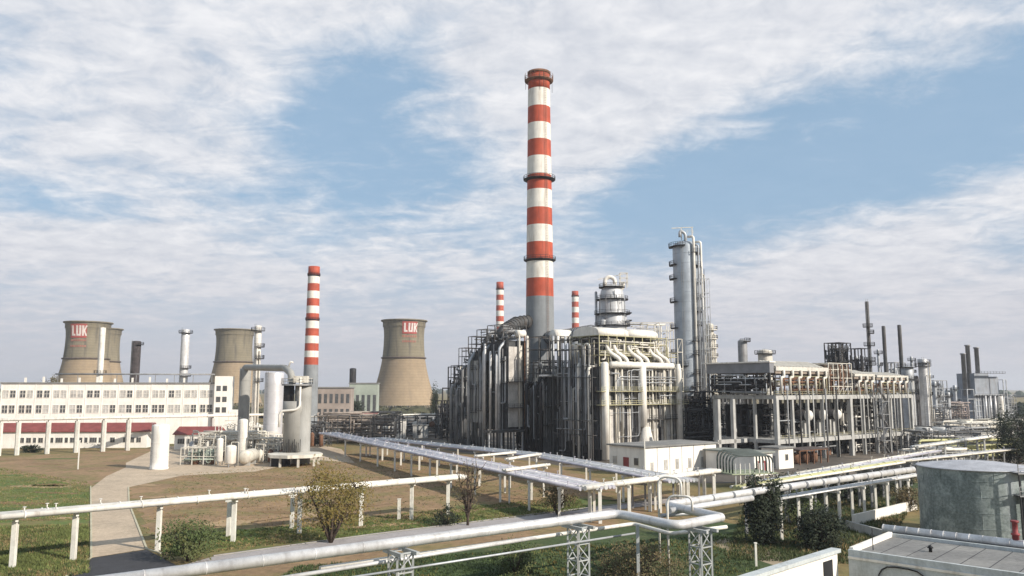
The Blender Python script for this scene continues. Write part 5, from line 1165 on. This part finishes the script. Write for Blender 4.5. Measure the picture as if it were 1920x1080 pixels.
# ================================================================== TREES
def foliage(mb, c, rx, ry, rz, n, size, rnd, shell=.35, clumps=18):
    cl = []
    for k in range(clumps):
        while True:
            p = Vector((rnd.uniform(-1, 1), rnd.uniform(-1, 1), rnd.uniform(-1, 1)))
            if shell < p.length < 1: break
        cl.append((p, rnd.uniform(.18, .42)))
    for _ in range(n):
        p, s = rnd.choice(cl); q = p+Vector((rnd.gauss(0, 1), rnd.gauss(0, 1), rnd.gauss(0, 1)))*s*.62
        P = Vector((c[0]+q.x*rx, c[1]+q.y*ry, c[2]+q.z*rz)); a = Vector((rnd.gauss(0, 1), rnd.gauss(0, 1), rnd.gauss(0, 1))).normalized(); b = a.orthogonal().normalized(); s_ = size*rnd.uniform(.5, 1.4)
        i = len(mb.v); mb.v += [tuple(P-a*s_), tuple(P+b*s_*.45), tuple(P+a*s_), tuple(P-b*s_*.45)]; mb.quad((i, i+1, i+2, i+3))
def tree(name, label, cat, px, py, w, h, trunk_h, n, size, leafm, seed, stems=6, spread=.8, density_c=18, cz=.62, rzf=.42, twigs=True):
    rnd = random.Random(seed); p = G(px, py); root = thing(name, label, cat, (p.x, p.y, 0)); tr = MB()
    for k in range(stems):
        t = 2*math.pi*k/stems+rnd.uniform(-.4, .4); pts = [Vector((0, 0, 0))]; d = Vector((math.cos(t)*spread, math.sin(t)*spread, 1.6)).normalized(); L_ = h*rnd.uniform(.6, .9)
        if trunk_h: pts.append(Vector((0, 0, trunk_h)))
        st = pts[-1].copy()
        for q in range(1, 6): pts.append(st+d*(L_-trunk_h)*q/5+Vector((rnd.uniform(-.1, .1), rnd.uniform(-.1, .1), 0))*h*.15)
        r0 = h*.020+.05; tr.tube(pts, r0, 6, rad=[r0*(1-.8*q/(len(pts)-1)) for q in range(len(pts))])
        if twigs:
            for q in range(7):
                a = pts[rnd.randint(2, len(pts)-1)]; dd = Vector((rnd.gauss(0, .6), rnd.gauss(0, .6), rnd.uniform(.2, 1))).normalized(); tr.tube([a, a+dd*h*.12, a+dd*h*.2+Vector((0, 0, h*.05))], .03, 4, rad=[r0*.35, r0*.2, .01])
    tr.build('trunk', bark, root)
    mb = MB(); foliage(mb, (0, 0, h*cz), w/2, w/2, h*rzf, n, size, rnd, clumps=density_c); mb.build('crown', leafm, root)
    return root
tree('broadleaf_tree', 'round sparse olive brown tree with forked stems in front of the white pipes', 'tree', 620, 1018, 9.0, 9.2, 0, 5200, .17, leaf_ol, 1, 8, .75, 60, .60, .42)
tree('bare_tree', 'thin nearly bare tree at the end of the white pipes', 'tree', 877, 985, 5.0, 9.0, 1.0, 900, .12, leaf_au, 2, 7, .35, 26, .6, .4)
tree('dark_tree', 'dense dark ivy covered tree right of the expansion loop', 'tree', 1434, 1022, 4.6, 8.8, 1.0, 9000, .22, leaf_dk, 3, 4, .3, 60, .50, .48)
tree('shrub', 'green shrub beside the path and the leftmost posts', 'shrub', 352, 1052, 6.6, 4.4, 0, 3000, .17, leaf_gr, 4, 8, 1.0, 40, .45, .5)
tree('shrub', 'dark bushy tree left of the storage tank', 'shrub', 1540, 1030, 5.8, 5.2, 0, 5200, .2, leaf_dk, 5, 7, .8, 50, .5, .46)
tree('shrub', 'brownish thicket below the bend of the silver pipe', 'shrub', 1200, 1095, 8.5, 4.0, 0, 6000, .14, leaf_au, 6, 10, 1.0, 70, .45, .5)
tree('shrub', 'small green bush low in front under the silver pipes', 'shrub', 965, 1075, 4.4, 3.6, 0, 2600, .14, leaf_gr, 7, 7, .9, 30, .5, .5)
tree('shrub', 'olive bush under the right-hand pipe rack', 'shrub', 1500, 985, 6.0, 4.6, 0, 2600, .2, leaf_gr, 8, 7, .9, 30, .5, .5)
tree('shrub', 'rusty brown bush against the left side of the storage tank', 'shrub', 1700, 958, 5.0, 3.6, 0, 2200, .18, leaf_au, 9, 7, .9, 30, .5, .5)
tree('shrub', 'low dark bush beside the road under the bare tree', 'shrub', 838, 985, 3.6, 2.6, 0, 1200, .15, leaf_dk, 10, 5, .9, 20, .5, .5)
tree('conifer_tree', 'black green conifer mass at the right edge above the tank', 'tree', 1912, 880, 11, 13.5, 1, 9000, .3, leaf_dk, 11, 4, .3, 60, .5, .5)
tree('conifer_tree', 'small dark conifer right of the central cooling tower', 'tree', 814, 800, 4.4, 20, 1, 2600, .4, leaf_dk, 12, 3, .12, 40, .5, .5)
tree('broadleaf_tree', 'dark bushy tree left of the foot of the central cooling tower', 'tree', 662, 788, 12, 13, 1, 3000, .5, leaf_dk, 13, 4, .4, 40, .55, .45)
tree('broadleaf_tree', 'thin tree poking above the office roof before the paired cooling towers', 'tree', 98, 792, 10, 26, 1, 2000, .4, leaf_au, 14, 6, .3, 30, .7, .3)
tree('shrub', 'reddish brown bush growing under the lavender pipe bundle', 'shrub', 1045, 965, 6, 4.4, 0, 1500, .16, leaf_au, 15, 7, .9, 34, .6, .4)
for k, (px, py, w, h) in enumerate(((1480, 940, 7, 4.4), (1530, 942, 8, 5), (1585, 938, 8, 4.2), (1640, 930, 8, 4.6), (1685, 925, 7, 4))):  # bush row added to darken the shaded strip behind the rack
    tree('shrub', ('dark bush added to deepen shade behind the thin silver pipes, leftmost of five', 'dark bush added to deepen shade behind the thin silver pipes, second of five', 'dark bush added to deepen shade behind the thin silver pipes, middle of five', 'dark bush added to deepen shade behind the thin silver pipes, fourth of five', 'dark bush added to deepen shade behind the thin silver pipes, nearest the tank')[k], 'shrub', px, py, w, h, 0, 2600, .22, leaf_dk, 60+k, 7, .9, 36, .5, .5)
def hedge():
    for k, (px, py, w, h, lab) in enumerate(((190, 838, 9, 2.4, 'low dark hedge along the red roofed building, left stretch'), (262, 836, 8, 2.6, 'low dark hedge along the red roofed building, right stretch'), (60, 848, 6, 2.2, 'dark low hedge at the far left end of the red roofed building'))):
        tree('hedge', lab, 'hedge', px, py, w, h, 0, 1200, .25, leaf_dk, 30+k, 6, 1.2, 30, .5, .5, twigs=False)
hedge()
# weeds and rough grass (nobody could count them)
blade1 = mat('blade_green', (.13, .15, .045), .9, var=.3, scale=.3); blade2 = mat('blade_tan', (.27, .19, .09), .9, var=.3, scale=.3); blade3 = mat('blade_dark', (.05, .075, .025), .9, var=.3, scale=.3)
def weeds(name, label, quad, n, hmin, hmax, ms, seed):
    rnd = random.Random(seed); P = [G(*q) for q in quad]; mb = MB()
    for _ in range(n):
        a, b = rnd.random(), rnd.random(); p = (P[0]*(1-a)+P[1]*a)*(1-b)+(P[3]*(1-a)+P[2]*a)*b
        h = rnd.uniform(hmin, hmax); mb.cur = rnd.randrange(len(ms)) if math.sin(p.x*.35)+math.cos(p.y*.3)+rnd.uniform(-1.2, 1.2) > 0 else 0
        for k in range(4):
            t = rnd.uniform(0, 6.28); d = Vector((math.cos(t), math.sin(t), 0)); w = Vector((-d.y, d.x, 0))*.05; q = p+d*rnd.uniform(0, .25); i = len(mb.v); tip = q+d*h*.5+Vector((0, 0, h))
            mb.v += [tuple(q-w+Vector((0,0,0))), tuple(q+w), tuple(tip)]; mb.quad((i, i+1, i+2))
    o = mb.build(name, ms); return tag(o, label, 'grass', kind='stuff')
weeds('rough_grass', 'rough mottled grass and weeds at the bottom left below the white pipes', [(-40, 1110), (165, 1075), (165, 985), (-40, 990)], 12000, .12, .5, [blade1, blade2, blade3], 1)
weeds('verge_grass', 'green grass strip between the road and the white pipe posts', [(320, 1045), (1100, 955), (1080, 930), (300, 1010)], 9000, .08, .3, [blade1, blade2, leaf_gr], 2)
weeds('near_grass', 'dark grass under the foreground silver pipes', [(480, 1110), (1450, 1110), (1380, 1000), (560, 1062)], 9000, .1, .4, [blade3, blade1, leaf_ol], 3)
weeds('tank_verge', 'weedy grass in front of the storage tank', [(1360, 1050), (1640, 1060), (1720, 935), (1400, 935)], 12000, .15, .55, [leaf_gr, blade3, blade2], 4)
weeds('field_weeds', 'sparse dry tufts scattered over the brown field', [(255, 1010), (1100, 935), (800, 850), (330, 890)], 5200, .06, .28, [blade2, blade1, blade3], 5)
weeds('lawn_tufts', 'patchy tufts on the lawn left of the concrete path', [(-40, 980), (168, 975), (168, 905), (-40, 870)], 5200, .06, .28, [blade1, blade2, blade1], 6)
# small posts standing in the field
for k, (px, py, h, lab) in enumerate(((748, 974, 3.0, 'short white post standing alone in the brown field'), (146, 880, 7, 'thin pale pole standing on the lawn at left'), (1418, 1062, 2.5, 'thin white post beside the sandy path'), (1210, 900, 9, 'slim white pole in front of the white shed'))):
    p = G(px, py); root = thing('marker_post', lab, 'post', (p.x, p.y, 0)); w = .22 if k != 0 else .45
    MB().box(-w/2, -w/2, 0, w/2, w/2, h).build('post', lead, root); MB().box(-w/2-.05, -w/2-.05, h, w/2+.05, w/2+.05, h+.12).build('cap', lead, root)

# ================================================================== HAZE
hm = bpy.data.materials.new('haze_air'); hm.use_nodes = True; nt = hm.node_tree; nt.nodes.clear()
out = nt.nodes.new('ShaderNodeOutputMaterial'); pv = nt.nodes.new('ShaderNodeVolumePrincipled'); pv.inputs['Color'].default_value = (.88, .91, .97, 1); pv.inputs['Density'].default_value = .00013; pv.inputs['Anisotropy'].default_value = .15
nt.links.new(pv.outputs[0], out.inputs['Volume'])
hz = MB().box(-9100, -210, -1, 9100, 9600, 150).build('haze', hm); hz['kind'] = 'stuff'; hz['label'] = 'pale thin haze hanging over the whole plant and its far horizon'
